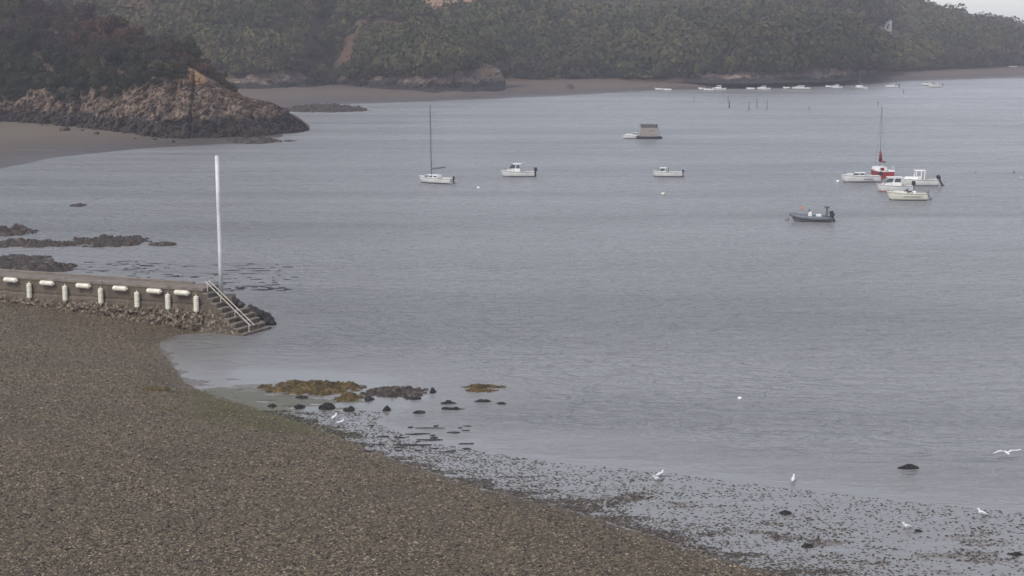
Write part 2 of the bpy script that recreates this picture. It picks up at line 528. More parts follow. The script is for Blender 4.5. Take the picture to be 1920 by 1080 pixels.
M_gullg = simple('gull_grey', (0.36, 0.38, 0.41), 0.7, 0.1, 20)
M_beak = simple('gull_yellow', (0.6, 0.4, 0.08), 0.5, 0.1, 20)
M_gullleg = simple('gull_leg', (0.35, 0.22, 0.2), 0.6, 0.1, 20)
M_post = simple('wet_wood_post', (0.06, 0.05, 0.045), 0.8, 0.4, 4)
M_slate = simple('slate_roof', (0.16, 0.15, 0.16), 0.7, 0.3, 2)
M_render = simple('house_render', (0.78, 0.75, 0.72), 0.8, 0.08, 1)

# ------------------------------------------------------------------ shoreline (world, from the land survey of the picture)
def world_line(px_pts, z=0.0):
    a = np.array(px_pts, float)
    x, y = G(a[:, 0], a[:, 1], z)
    return np.stack([x, y], 1)

SHORE = world_line([(-500, 505), (-60, 512), (70, 516), (130, 527), (300, 560), (392, 600), (385, 622), (330, 630), (296, 645), (312, 668), (332, 692), (346, 718), (400, 742),
                    (480, 768), (560, 792), (640, 820), (700, 845), (760, 870), (900, 915), (1050, 952), (1200, 997), (1330, 1042), (1480, 1085), (1800, 1180), (2300, 1330)])
FLAT = world_line([(346, 712), (420, 706), (560, 708), (700, 716), (800, 745), (700, 790), (780, 825), (1000, 862), (1240, 886), (1500, 918), (1700, 940), (1920, 962), (2300, 1000)])
LAND_POLY = np.vstack([SHORE, [[60, 20], [-200, 20], [-200, SHORE[0, 1]]]])
FLAT_POLY = np.vstack([FLAT, SHORE[::-1][:14]])

def inside(poly, x, y):
    r = np.zeros(x.shape, bool)
    n = len(poly)
    for i in range(n):
        x1, y1 = poly[i]; x2, y2 = poly[(i + 1) % n]
        if y1 == y2: continue
        c = ((y1 > y) != (y2 > y)) & (x < (x2 - x1) * (y - y1) / (y2 - y1) + x1)
        r ^= c
    return r

def dist(line, x, y):
    d = np.full(x.shape, 1e9)
    for i in range(len(line) - 1):
        a, b = line[i], line[i + 1]
        ab = b - a
        t = np.clip(((x - a[0]) * ab[0] + (y - a[1]) * ab[1]) / (ab @ ab), 0, 1)
        d = np.minimum(d, np.hypot(x - a[0] - t * ab[0], y - a[1] - t * ab[1]))
    return d

def beach_z(x, y):
    """height, algae, mud attributes of the near foreshore"""
    ins = inside(LAND_POLY, x, y)
    d = dist(SHORE, x, y)
    fl = inside(FLAT_POLY, x, y)
    df = dist(FLAT, x, y)
    wob = fbm(x * .35, y * .35, octaves=3, seed=3)
    edge = .045 * fbm(x * .8, y * 1.1, octaves=4, seed=13) * np.clip(1.6 - d / 3, 0, 1)
    zin = 0.01 + 0.085 * d + 0.06 * wob * np.clip(d / 2, 0, 1) + edge
    zfl = -0.015 + 0.05 * fbm(x * .5, y * 1.4, octaves=4, seed=9) - 0.03 * np.clip((6 - df) / 6, 0, 1) + 0.03 * np.clip((1.5 - d) / 1.5, 0, 1)
    qx, qy = G(470, 745)
    hump = np.exp(-(((x - qx) / 6.5) ** 2 + ((y - qy) / 5.5) ** 2))
    zfl = zfl + .055 * hump + .07 * hump * fbm(x * .6, y * 3.0, octaves=4, seed=29)
    zfl = zfl + .03 * np.exp(-d / 1.2) * fbm(x * .7, y * 2.6, octaves=4, seed=39)
    zout = 0.01 - 0.05 * np.minimum(d, df + .6) + edge
    z = np.where(ins, zin, np.where(fl, zfl, np.maximum(zout, -2.5)))
    mud = np.where(ins, np.clip(0.45 - d / 1.6, 0, 1), 1.0)
    ax, ay = G(520, 770)
    al = np.exp(-(((x - ax) / 7.5) ** 2 + ((y - ay) / 6.5) ** 2)) * 1.0
    ax, ay = G(600, 800)
    al = np.maximum(al, np.exp(-(((x - ax) / 5) ** 2 + ((y - ay) / 2.5) ** 2)))
    ax, ay = G(430, 740)
    al = np.maximum(al, .9 * np.exp(-(((x - ax) / 4) ** 2 + ((y - ay) / 2.5) ** 2)))
    ax, ay = G(690, 815)
    al = np.maximum(al, .75 * np.exp(-(((x - ax) / 4) ** 2 + ((y - ay) / 2.0) ** 2)))
    al = al * 1.05
    return z, al, mud, ins, d, fl

# near foreshore sheet
ns, nt_ = 1250, 860
t = np.linspace(-0.40, 0.40, ns)
yy = 1 / np.linspace(1 / 52.0, 1 / 150.0, nt_)
T, Yg = np.meshgrid(t, yy)
X = T * Yg
Z, AL, MUD, INS, D, FL = beach_z(X, Yg)
st = fbm(X * 6, Yg * 5.0, octaves=3, seed=21, gain=0.6)
Z = Z + np.where(INS, 0.08 * st * np.clip(D / 1.5, 0.15, 1), 0.012 * st)
me = grid_mesh('shingle_beach', X, Yg, Z, M_shingle, {'algae': AL, 'mud': MUD}, smooth=False)
tag(link('shingle_beach', me), 'brown shingle beach sloping down to the wet stony shallows', None, kind='structure')

# sea bed / ground sheet out to the horizon
gx = np.linspace(-1400, 1400, 60); gy = np.linspace(-300, 1800, 60)
GX, GY = np.meshgrid(gx, gy)
me = grid_mesh('sea_bed', GX, GY, np.full(GX.shape, -3.0), M_flat)
tag(link('sea_bed', me), 'muddy sea bed under the bay', None, kind='structure')

# ------------------------------------------------------------------ lofted land
def loft(name, pxs, lines, seg_rows, mat, nx, kind_label, amp_fn, attrs_fn=None, seed=0):
    """lines: list of (py values at pxs, distance values at pxs); surface through them in order"""
    P = np.linspace(pxs[0], pxs[-1], nx)
    rows = []
    for py, yd in lines:
        py_i = np.interp(P, pxs, py); yd_i = np.interp(P, pxs, yd)
        x, z = Zat(P, py_i, yd_i)
        rows.append(np.stack([x, yd_i, z], 1))
    out, par = [], []
    for i in range(len(rows) - 1):
        n = seg_rows[i]
        for k in range(n):
            f = k / n
            out.append(rows[i] * (1 - f) + rows[i + 1] * f)
            par.append(i + f)
    out.append(rows[-1]); par.append(len(rows) - 1.0)
    A = np.array(out)                      # rows, nx, 3
    par = np.array(par)[:, None] + np.zeros((1, nx))
    PX = np.zeros_like(par) + P[None, :]
    dx, dy, dz = amp_fn(A, par, PX)
    A = A + np.stack([dx, dy, dz], -1)
    at = attrs_fn(A, par, PX) if attrs_fn else None
    me = grid_mesh(name, A[..., 0], A[..., 1], A[..., 2], mat, at)
    return tag(link(name, me), kind_label, None, kind='structure'), A, par, PX

def ydist(px, py, z):
    return np.array([float(G(a, b, c)[1]) for a, b, c in zip(px, py, np.broadcast_to(z, len(px)))])

# --- near headland
hp = [-330, -100, 0, 60, 140, 210, 260, 300, 345, 375, 405, 435, 470, 505, 533, 556, 580]
h1 = [205, 222, 228, 231, 238, 246, 254, 259, 262, 262, 262, 260, 258, 255, 252, 249, 246]
z1 = [2.0, 1.8, 1.6, 1.5, 1.3, 1.0, .6, .4, .1, 0, -.1, -.1, -.1, -.1, -.1, -.1, -.1]
yb = ydist(hp, h1, z1)
h2 = [196, 206, 208, 208, 209, 208, 207, 206, 204, 203, 201, 200, 201, 203, 208, 224, 243]
y2 = yb + np.array([6, 6, 6, 6, 6, 6, 7, 8, 9, 10, 10, 10, 10, 9, 8, 6, 3.])
h3 = [150, 158, 162, 161, 166, 156, 150, 140, 124, 138, 154, 172, 184, 190, 204, 222, 242]
y3 = y2 + np.array([5, 5, 5, 5, 6, 6, 7, 9, 10, 8, 8, 7, 5, 4, 3, 3, 2.])
h4 = [-110, -40, 0, 10, 36, 62, 84, 92, 105, 130, 150, 170, 184, 190, 204, 222, 242]
h4 = [-90, -45, -12, 5, 35, 55, 76, 84, 92, 116, 142, 168, 184, 190, 204, 222, 242]
y4 = y3 + np.array([60, 55, 50, 48, 40, 32, 26, 22, 16, 13, 10, 8, 6, 5, 4, 3, 2.])
y5 = y4 + 40
h0 = [a + 14 for a in h1]
y0 = yb - 4
base5 = [float(62 + 3000 * 24 / v) for v in y5]

def head_amp(A, par, PX):
    x, y, z = A[..., 0], A[..., 1], A[..., 2]
    r = fbm(x * .30, y * .22, z * .16 + x * .05, octaves=6, seed=5, gain=0.6, ridged=True)
    r2 = fbm(x * 1.1, y * .9, z * 0.9, octaves=5, seed=15, gain=0.65)
    blk = np.round(fbm(x * .35, y * .2, z * .5, octaves=3, seed=19) * 4) / 4
    rock = np.clip((3.1 - par) / .4, 0, 1) * np.clip(par / .6, 0, 1)
    dy = -(r * 1.8 + r2 * 1.5 + blk * 2.6) * rock
    # clefts running down the cliff
    cl = np.exp(-((PX - 143) / 5.0) ** 2) * np.clip((par - 1.4), 0, 1) * 7 + np.exp(-((PX - 357 - (par - 1.5) * 4) / 2.5) ** 2) * 3
    cl += np.exp(-((PX - 322) / 9.0) ** 2) * np.clip(par - 1.2, 0, 1) * 3
    dy = dy + cl * rock
    dz = (r2 * .5 + r * .5) * rock + fbm(x * .1, y * .1, octaves=4, seed=8) * 1.6 * np.clip(par - 3, 0, 1)
    return r2 * .5 * rock, dy, dz

def head_attr(A, par, PX):
    veg = np.clip((par - 2.50 + .18 * np.sin(PX * .06)) * 1.9, 0, 1)
    sc = np.exp(-(((PX - 370) / 22) ** 2)) * np.clip(1 - np.abs(par - 2.85) / .45, 0, 1)
    veg = np.maximum(veg - sc * 1.3, 0)
    return {'veg': veg, 'scarp': sc * 1.1}

HEAD, HA, HPAR, HPX = loft('headland', hp, [(h0, y0), (h1, yb), (h2, y2), (h3, y3), (h4, y4), (base5, y5)], [4, 70, 90, 60, 12],
                           M_rock, 900, 'near headland of brown rock with a dark sea-washed foot', head_amp, head_attr)

# --- middle hill
mp_ = [-60, 300, 430, 500, 545, 580, 620, 660, 700, 760, 815, 835, 862, 885, 905, 925, 938, 948]
m1 = [168, 168, 168, 166, 164, 162, 158, 160, 164, 167, 168, 167, 166, 166, 164, 163, 162, 160]
myb = ydist(mp_, m1, 2.0)
m2 = [150, 150, 150, 132, 128, 142, 152, 146, 140, 138, 136, 128, 112, 134, 120, 124, 134, 156]
my2 = myb + np.array([9, 9, 9, 10, 9, 7, 4, 6, 7, 8, 8, 9, 12, 8, 10, 9, 6, 2])
m3 = [-40, -30, -10, 10, 22, 28, 40, 52, 62, 78, 92, 98, 105, 112, 112, 118, 130, 154]
my3 = my2 + np.array([70, 70, 65, 60, 56, 52, 48, 42, 36, 28, 20, 18, 15, 13, 11, 8, 5, 3])
m4 = [-260, -220, -170, -135, -115, -98, -80, -58, -36, 8, 48, 62, 78, 92, 100, 114, 128, 153]
my4 = my3 + np.array([90, 90, 85, 80, 76, 72, 66, 58, 50, 38, 26, 22, 18, 14, 11, 8, 5, 3])
my5 = my4 + 60
m0 = [a + 6 for a in m1]
mb5 = [float(62 + 3000 * 24 / v) for v in my5]

def mid_amp(A, par, PX):
    x, y, z = A[..., 0], A[..., 1], A[..., 2]
    r = fbm(x * .10, y * .10, z * .16, octaves=6, seed=35, gain=0.6, ridged=True)
    r2 = fbm(x * .45, y * .45, z * .3, octaves=4, seed=45)
    rock = np.clip((2.2 - par) / .4, 0, 1) * np.clip(par / .6, 0, 1)
    hill = np.clip(par - 2, 0, 1)
    dz = (r2 * .4 + r * .8) * rock + fbm(x * .024, y * .009, octaves=4, seed=48) * 11.0 * hill * np.clip((930 - PX) / 200, .1, 1)
    return 0 * x, -(r * 4.0 + r2 * 1.2) * rock, dz
def mid_attr(A, par, PX):
    veg = np.clip((par - 1.75) * 2.2, 0, 1)
    sc = np.exp(-((PX - 862) / 11) ** 2) * np.clip(1 - np.abs(par - 1.75) / .6, 0, 1) + np.exp(-((PX - 908) / 14) ** 2) * np.clip(1 - np.abs(par - 1.7) / .6, 0, 1)
    return {'veg': np.maximum(veg - sc * 1.2, 0), 'scarp': sc * .9}
MIDH, MA, MPAR, MPX = loft('middle_hill', mp_, [(m0, myb - 10), (m1, myb), (m2, my2), (m3, my3), (m4, my4), (mb5, my5)], [3, 50, 50, 40, 10],
                           M_rock_mid, 700, 'scrub covered middle hill above low broken cliffs', mid_amp, mid_attr)

# --- far hill
fp = [640, 760, 860, 940, 1040, 1150, 1240, 1290, 1330, 1380, 1450, 1520, 1580, 1630, 1660, 1740, 1830, 1920, 2050, 2250]
f1 = [149, 149, 149, 148, 148, 148, 149, 150, 152, 153, 152, 150, 148, 143, 134, 130, 126, 122, 118, 114]
fyb = ydist(fp, f1, 2.6)
f2 = [143, 143, 143, 143, 143, 142, 143, 140, 132, 130, 128, 124, 124, 128, 130, 126, 122, 118, 114, 110]
fy2 = fyb + np.array([3, 3, 3, 3, 3, 3, 4, 6, 9, 9, 10, 10, 10, 6, 4, 3, 3, 3, 3, 3])
f3 = [20, 20, 20, 22, 72, 74, 76, 74, 72, 70, 68, 66, 64, 66, 72, 84, 93, 99, 101, 103]
fy3 = fy2 + 90
f4 = [-16, -12, -6, 2, 10, 9, 9, 9, 9, 9, 9, 9, 9, 10, 16, 38, 64, 81, 86, 90]
fy4 = fy3 + np.interp(fp, [1000, 1150, 1500, 1700, 1750], [130, 260, 300, 160, 110])
fy5 = fy4 + 150
f0 = [a + 4 for a in f1]
fb5 = [float(62 + 3000 * 24 / v) for v in fy5]
def far_amp(A, par, PX):
    x, y, z = A[..., 0], A[..., 1], A[..., 2]
    r = fbm(x * .08, y * .08, z * .14, octaves=6, seed=55, gain=0.6, ridged=True)
    rock = np.clip((2.2 - par) / .4, 0, 1) * np.clip(par / .6, 0, 1)
    hill = np.clip(par - 2, 0, 1) * np.clip((4.4 - par), .3, 1)
    dz = r * .8 * rock + fbm(x * .02, y * .02, octaves=4, seed=58) * 5.0 * hill * np.clip((1700 - PX) / 200, .25, 1)
    return 0 * x, -(r * 4.0) * rock, dz
def far_attr(A, par, PX):
    veg = np.clip((par - 1.6) * 2.2, 0, 1)
    return {'veg': np.where((PX > 1280) & (PX < 1650), veg, 1.0) * (1 - .9 * ((PX < 945) & (par > 2.7))), 'scarp': ((PX < 945) & (par > 2.7)) * 1.0}
FARH, FA, FPAR, FPX = loft('far_hill', fp, [(f0, fyb - 10), (f1, fyb), (f2, fy2), (f3, fy3), (f4, fy4), (fb5, fy5)], [3, 24, 50, 50, 10],
                           M_rock_mid, 800, 'far wooded hill fading into haze behind the bay', far_amp, far_attr)

# --- beaches below the hills
def beach(name, pxs, py_w, y_top, ztop, mat, label, amp=.12, nx=500, seed=70):
    yw = ydist(pxs, py_w, 0.0)
    P = np.linspace(pxs[0], pxs[-1], nx)
    yw_i = np.interp(P, pxs, yw); yt_i = np.interp(P, pxs, y_top); zt = np.interp(P, pxs, ztop)
    fr = np.concatenate([[-0.25], np.linspace(0, 1, 60), [1.3]])
    Yb = yw_i[None] + (yt_i - yw_i)[None] * fr[:, None]
    Xb = (P[None] - 960) / F_PX / cp * 1.0 * Yb * 1.0
    dy_ = ray(P, np.interp(P, pxs, py_w))
    Xb = (dy_[0] / dy_[1])[None] * Yb
    Zb = zt[None] * np.sign(fr)[:, None] * np.abs(fr)[:, None] ** 1.15
    Zb = np.where(fr[:, None] > 1, zt[None], Zb)
    Zb = Zb + amp * fbm(Xb * .06, Yb * .12, octaves=5, seed=seed) * np.clip(fr[:, None] * 6, .25, 1)
    me = grid_mesh(name, Xb, Yb, Zb, mat)
    return tag(link(name, me), label, None, kind='structure')

beach('sand_cove', [-330, -100, 0, 60, 120, 200, 290, 400, 480, 530], [372, 338, 316, 304, 293, 285, 277, 271, 268, 262],
      np.interp([-330, -100, 0, 60, 120, 200, 290, 400, 480, 530], hp, yb) + 3,
      [2.3, 2.0, 1.8, 1.7, 1.5, 1.2, .7, .25, .12, .02], M_sand, 'sandy cove beach in front of the near headland', .10)
bp = [380, 470, 540, 590, 680, 760, 850, 960, 1060, 1180, 1250, 1440, 1560, 1610, 1660, 1800, 1920, 2100, 2300]
bw = [214, 211, 208, 197, 194, 192, 188, 184, 179.5, 172, 168.5, 164, 160.5, 158, 154, 149.5, 146, 141, 137]
bt = np.where(np.array(bp) < 945, np.interp(bp, mp_, myb), np.interp(bp, fp, fyb)) + 6
beach('tidal_flat', bp, bw, bt, [2.2] * 8 + [2.8] * 11, M_flat, 'brown tidal flat exposed below the wooded hills', .35, 900, 77)

# ------------------------------------------------------------------ water
wt = np.linspace(-0.60, 0.60, 420)
wy = 1 / np.linspace(1 / 45.0, 1 / 1700.0, 520)
T, Yw = np.meshgrid(wt, wy)
Xw = T * Yw
ds = dist(SHORE, Xw, Yw); df = dist(FLAT, Xw, Yw); fl = inside(FLAT_POLY, Xw, Yw)
calm = np.where(fl, 1.0, np.clip(1 - np.minimum(ds, df) / 9.0 + .35 * fbm(Xw * .08, Yw * .2, octaves=3, seed=88), 0, 1))
calm = np.where(Yw > 170, 0, calm)
me = grid_mesh('sea_water', Xw, Yw, np.zeros_like(Xw), M_water, {'calm': calm, 'far': np.clip((Yw - 150) / 450, 0, 1)})
tag(link('sea_water', me), 'grey rippled water of the bay', None, kind='structure')

# ------------------------------------------------------------------ pebbles (stuff)
ico_v = np.array([(0, -1, .6), (.9, -.5, .5), (.9, .5, .5), (0, 1, .6), (-.9, .5, .5), (-.9, -.5, .5), (0, 0, 1.0), (0, 0, -.8),
                  (.1, -.9, -.4), (.95, 0, -.3), (-.1, .9, -.4), (-.95, 0, -.3)])
ico_f = np.array([(0, 1, 6), (1, 2, 6), (2, 3, 6), (3, 4, 6), (4, 5, 6), (5, 0, 6), (0, 8, 1), (1, 8, 9), (1, 9, 2), (2, 9, 10), (2, 10, 3), (3, 10, 4), (4, 10, 11), (4, 11, 5), (5, 11, 0), (0, 11, 8), (8, 7, 9), (9, 7, 10), (10, 7, 11), (11, 7, 8)])
def pebbles(name, n, region, smin, smax, label, tint_fn, sink=.25, flatten=.6):
    xs, ys = region(n)
    z, al, mud, ins, d, flm = beach_z(xs, ys)
    n = len(xs)
    s = smin + (smax - smin) * rng.random(n) ** 2.2
    a = rng.random(n) * 6.283
    ex = .7 + .7 * rng.random(n)
    V = ico_v[None] * (1 + .35 * (rng.random((n, 12, 1)) - .5))
    vx = V[..., 0] * ex[:, None]; vy = V[..., 1] / ex[:, None] ** .5; vz = V[..., 2] * flatten * (.6 + .7 * rng.random(n))[:, None]
    c, si = np.cos(a)[:, None], np.sin(a)[:, None]
    P = np.stack([(vx * c - vy * si) * s[:, None] + xs[:, None], (vx * si + vy * c) * s[:, None] + ys[:, None], vz * s[:, None] + np.maximum(z, -.02)[:, None] + (s * (flatten * .5 - sink))[:, None]], -1)
    F = (ico_f[None] + 12 * np.arange(n)[:, None, None]).reshape(-1, 3)
    tint = np.repeat(tint_fn(n), 12)
    me = raw_mesh(name, P.reshape(-1, 3), F, M_pebble, {'tint': tint})
    return tag(link(name, me), label, 'pebbles', kind='stuff')

def reg_beach(n):
    xs, ys = [], []
    tot = 0
    while tot < n:
        y = 52 + 76 * rng.random(n) ** 1.5
        x = (rng.random(n) * .68 - .35) * y
        k = inside(LAND_POLY, x, y)
        x, y = x[k], y[k]
        xs.append(x); ys.append(y); tot += len(x)
    return np.concatenate(xs)[:n], np.concatenate(ys)[:n]
pebbles('shingle_stones', 64000, reg_beach, .02, .066, 'loose brown and grey stones lying over the shingle beach', lambda n: rng.random(n) ** 1.2)

def reg_flat(n):
    xs, ys = [], []
    tot = 0
    while tot < n:
        y = 58 + 52 * rng.random(n)
        x = (rng.random(n) * .60 - .22) * y
        k = inside(FLAT_POLY, x, y)
        dsh = dist(SHORE, x, y); dfl = dist(FLAT, x, y)
        k &= rng.random(n) < (.10 + 1.2 * np.exp(-dsh / 2.6) + .22 * np.exp(-dfl / 3)) * (0.5 + .9 * (fbm(x * .3, y * .6, octaves=3, seed=91) > -.1))
        k &= y < 92
        xs.append(x[k]); ys.append(y[k]); tot += k.sum()
    return np.concatenate(xs)[:n], np.concatenate(ys)[:n]
def reg_cob(n):
    x, y = reg_beach(n * 3)
    k = rng.random(len(x)) < np.clip(.75 - x * -.0 - (y - 60) / 45 - (x + 14) / 40 + .8 * fbm(x * .12, y * .12, octaves=3, seed=31), 0.02, 1)
    return x[k][:n], y[k][:n]
pebbles('beach_cobbles', 1500, reg_cob, .05, .11, 'larger dark and pale cobbles strewn over the near shingle', lambda n: rng.random(n) ** 1.3, .3)
pebbles('shallows_stones', 36000, reg_flat, .018, .070, 'small dark stones poking through the wet flat at the water edge', lambda n: rng.random(n) ** 1.5 * .55, .1, .5)

# ------------------------------------------------------------------ reefs and rocks
def reef(name, px, py, hw, hh, h, mat, label, cat='rock', rot=0.0, freq=1.0, seed=1, sink=.35, nx=90, ny=46, group=None, base=0.0):
    cx, cy = (float(v) for v in G(px, py, base))
    _, ya = G(px, py - hh, base); _, yb_ = G(px, py + hh, base)
    rx = hw / F_PX * cy * 1.0; ry = max(.22, abs(ya - yb_) / 2)
    u = np.linspace(-1, 1, nx); v = np.linspace(-1, 1, ny)
    U, V_ = np.meshgrid(u, v)
    R = np.sqrt(U ** 2 + V_ ** 2)
    c, s = math.cos(rot), math.sin(rot)
    x = U * rx * c - V_ * ry * s; y = U * rx * s + V_ * ry * c
    k = freq
    nz = fbm((x + cx) * k, (y + cy) * k, octaves=5, seed=seed, gain=.6)
    rd = fbm((x + cx) * k * 1.7, (y + cy) * k * 1.7, octaves=4, seed=seed + 5, gain=.6, ridged=True)
    env = np.clip(1 - R ** 2, -0.4, 1)
    z = h * (env * .85 + .95 * nz + .40 * rd - sink + .02) 
    z = np.maximum(z, -.5)
    z = np.where(R > .98, -.5, z)
    o = link(name, grid_mesh(name, x, y, z + base, mat, smooth=False), None, (cx, cy, 0))
    return tag(o, label, cat, group)

reef('rock_reef', 205, 454, 84, 10, .65, M_reef, 'long low brown reef in the water left of the pole', seed=3, nx=150)
reef('rock_reef', 50, 459, 100, 6, .6, M_reef, 'flat strip of reef at the left edge joining the long reef', seed=6, nx=150)
reef('rock_reef', 5, 436, 66, 9, .8, M_reef, 'humped reef at the left edge behind the flat strip', seed=8)
reef('rock_reef', 304, 459, 32, 3.5, .35, M_reef, 'broken low tip of rock at the right end of the long reef', seed=12)
reef('rock_reef', 20, 494, 78, 18, .38, M_reef, 'rough rock bank at the left edge behind the jetty', seed=15, freq=1.5, nx=140, ny=70)
reef('rock_reef', 90, 504, 58, 9, .55, M_reef, 'scattered weedy rocks behind the jetty cap, right of the rock bank', seed=19, freq=1.6)
reef('lone_rock', 148, 386, 17, 2.6, .35, M_reef, 'small dark rock awash alone near the cove', seed=23)
reef('rock_spit', 478, 266, 52, 4.5, .9, M_reef, 'low rock spit in the water in front of the near headland', seed=26, nx=150, freq=1.0)
reef('rock_spit', 545, 264.5, 14, 1.5, .3, M_reef, 'small flat rock off the right end of the low spit', seed=28)
reef('rock_spit', 606, 207, 88, 4, 1.8, M_reef, 'long rock spit running out from behind the near headland', seed=31, nx=190, freq=.8)
reef('beach_rock', 1069, 166, 9, 2.5, 1.7, M_reef, 'dark boulder lying on the far tidal flat', seed=33, freq=.4, base=0.6)
# foreground weed and rocks
reef('seaweed_bank', 585, 728, 108, 14, .30, M_weed, 'large yellow brown seaweed bank at the edge of the flat', 'seaweed', seed=40, freq=2.2, nx=170, ny=70)
reef('seaweed_bank', 655, 746, 36, 9, .32, M_weed, 'yellow brown seaweed lump trailing off the large bank', 'seaweed', seed=41, freq=1.6)
reef('seaweed_patch', 906, 725, 46, 4, .17, M_weed, 'detached patch of yellow seaweed out in the water, the longer and farther strip', 'seaweed', seed=44, freq=2.4, nx=150)
reef('seaweed_patch', 900, 733, 37, 3.4, .17, M_weed, 'shorter nearer strip of the detached yellow seaweed in the water', 'seaweed', seed=46, freq=2.4, nx=130)
reef('rock_reef', 742, 736, 70, 11, .25, M_reef, 'grey brown stony reef right of the large seaweed bank', seed=47, freq=2.6, nx=130)
smalls = [(510, 763, 10, 4, .28, 'dark rock at the left end of the row below the seaweed bank'),
          (562, 764, 12, 4.5, .3, 'second dark rock from the left in the row below the seaweed bank'),
          (613, 765, 17, 6, .42, 'largest dark rock with a peaked top below the seaweed bank'),
          (654, 769, 12, 4.5, .36, 'pointed black rock at the right end of the row below the bank'),
          (725, 769, 9, 4, .3, 'small black rock standing in the shallows right of the row'),
          (786, 774, 13, 2.6, .2, 'flat dark rock awash below the stony reef'),
          (693, 750, 10, 3.5, .28, 'small dark rock at the right end of the trailing seaweed'),
          (775, 748, 16, 3, .22, 'brown weedy rock under the right end of the stony reef'),
          (812, 735, 7, 4, .34, 'upright little black rock beyond the stony reef'),
          (842, 756, 17, 3, .2, 'flat brown rock below the oval seaweed patch'),
          (850, 767, 24, 2.6, .18, 'long thin rock awash below the flat brown rock'),
          (905, 753, 17, 2.4, .17, 'thin rock awash right of the flat brown rock'),
          (940, 757, 11, 2, .14, 'outermost sliver of rock awash right of the thin rock'),
          (567, 746, 14, 2.4, .2, 'dark rock sliver in the green shallows left of the bank'),
          (1703, 878, 22, 3.4, .26, 'isolated flat dark rock at the right edge of the calm shallows'),
          (1472, 963, 13, 2.6, .22, 'dark stone among the pebbly shallows between two gulls'),
          (1722, 996, 11, 3.2, .2, 'dark stone beside the gull at the lower right'),
          (1512, 1025, 15, 3.0, .2, 'dark wet stone lowest in the pebbly shallows'),
          (1905, 1040, 18, 3.5, .2, 'dark wet stone at the right edge of the pebbly shallows')]
for i, (a, b, c, d_, h, lab) in enumerate(smalls):
    reef('shore_rock', a, b, c, d_ * .8, h * .72, M_darkrock, lab, seed=60 + i * 3, freq=3.4, nx=40, ny=24, sink=.2)

reef('seaweed_patch', 293, 727, 26, 3, .14, M_weed, 'small strand of yellow brown weed stranded up on the shingle', 'seaweed', seed=49, freq=2.4, base=.36)
# drifting weed patches beyond the jetty end (nobody could count them)
def weed_patches(name, n, boxpx, label, seed):
    r = np.random.default_rng(seed)
    vs, fs = [], []
    for i in range(n):
        px = boxpx[0] + (boxpx[1] - boxpx[0]) * r.random(); py = boxpx[2] + (boxpx[3] - boxpx[2]) * r.random()
        cx, cy = (float(v) for v in G(px, py))
        L = .12 + .75 * r.random() ** 2.4; Wd = .025 + .08 * r.random()
        b = len(vs)
        m = 12
        vs.append((cx, cy, .05))
        for k in range(m):
            a = 6.283 * k / m; q = .6 + .7 * r.random()
            vs.append((cx + L * q * math.cos(a), cy + Wd * q * math.sin(a) * 1.6, .035))
        for k in range(m):
            q = 1.25
            x, y, _ = vs[b + 1 + k]
            vs.append((cx + (x - cx) * q, cy + (y - cy) * q, -.06))
        for k in range(m):
            j = (k + 1) % m
            fs.append((b, b + 1 + k, b + 1 + j)); fs.append((b + 1 + k, b + 1 + m + k, b + 1 + m + j)); fs.append((b + 1 + k, b + 1 + m + j, b + 1 + j))
    me = raw_mesh(name, vs, fs, M_darkrock)
    tag(link(name, me), label, 'seaweed', kind='stuff')
weed_patches('floating_weed', 70, (235, 570, 494, 545), 'dark strands of weed floating beyond the end of the jetty', 5)
weed_patches('floating_weed', 26, (380, 545, 536, 546), 'denser line of brown weed on the water behind the pole', 8)
weed_patches('floating_weed', 30, (640, 880, 796, 850), 'thin dark weed strands over the shallows below the dark rocks', 9)
weed_patches('floating_weed', 34, (90, 300, 490, 512), 'weed slivers awash behind the jetty cap', 10)

# ------------------------------------------------------------------ jetty
JZ = 3.15
Rx, Ry = (float(v) for v in G(384, 622, 0.0))
ZR = Zat(384, 541, Ry)[1]
JZ = float(ZR)
Lx, Ly = (float(v) for v in G(0, 515, JZ))
ju = np.array([Lx - Rx, Ly - Ry]); ju /= np.linalg.norm(ju)       # along the jetty to the left
jn = np.array([-ju[1], ju[0]])
if jn[1] > 0: jn = -jn                                            # face normal towards camera
JW = 2.0
JL = 34.0
jet = empty('jetty', (Rx, Ry, 0))
tag(jet, 'brown concrete jetty with steps and cream fenders on its wall', 'jetty')
def jp(s, w, z):   # s along, w behind the face (+ = away from camera) -> local to the jetty origin
    return (ju[0] * s - jn[0] * w, ju[1] * s - jn[1] * w, z)
# wall face grid with rough lower part
nsx, nsz = 520, 60
sg = np.linspace(0, JL, nsx); zg = np.linspace(-.6, JZ - .22, nsz)
SG, ZG = np.meshgrid(sg, zg)
rough = np.clip((1.75 - ZG - .35 * fbm(SG * .7, ZG, octaves=3, seed=4)) / .6, 0, 1)
off = rough * (.10 + .42 * fbm(SG * 3.2, ZG * 3.2, octaves=4, seed=14, gain=.65)) + .015 * fbm(SG * 2, ZG * 2, octaves=3, seed=24) + np.clip((1.0 - ZG) * .18, 0, 1)
off += np.where(ZG < 1.95 , .07, 0) - .1 * np.exp(-((ZG - 2.0 + .06 * fbm(SG * 1.5, ZG, octaves=2, seed=2)) / .05) ** 2)
FX = ju[0] * SG + jn[0] * off; FY = ju[1] * SG + jn[1] * off
link('wall_face', grid_mesh('wall_face', FX, FY, ZG, M_conc, smooth=False, flip=True), jet)
m = MB()
def jbox(m, s0, s1, w0, w1, z0, z1):
    m.hexa([jp(s0, w0, z0), jp(s1, w0, z0), jp(s1, w1, z0), jp(s0, w1, z0), jp(s0, w0, z1), jp(s1, w0, z1), jp(s1, w1, z1), jp(s0, w1, z1)])
jbox(m, 0.0, JL, .04, JW, -.6, JZ - .225)
m.build('wall_core', M_conc, jet)
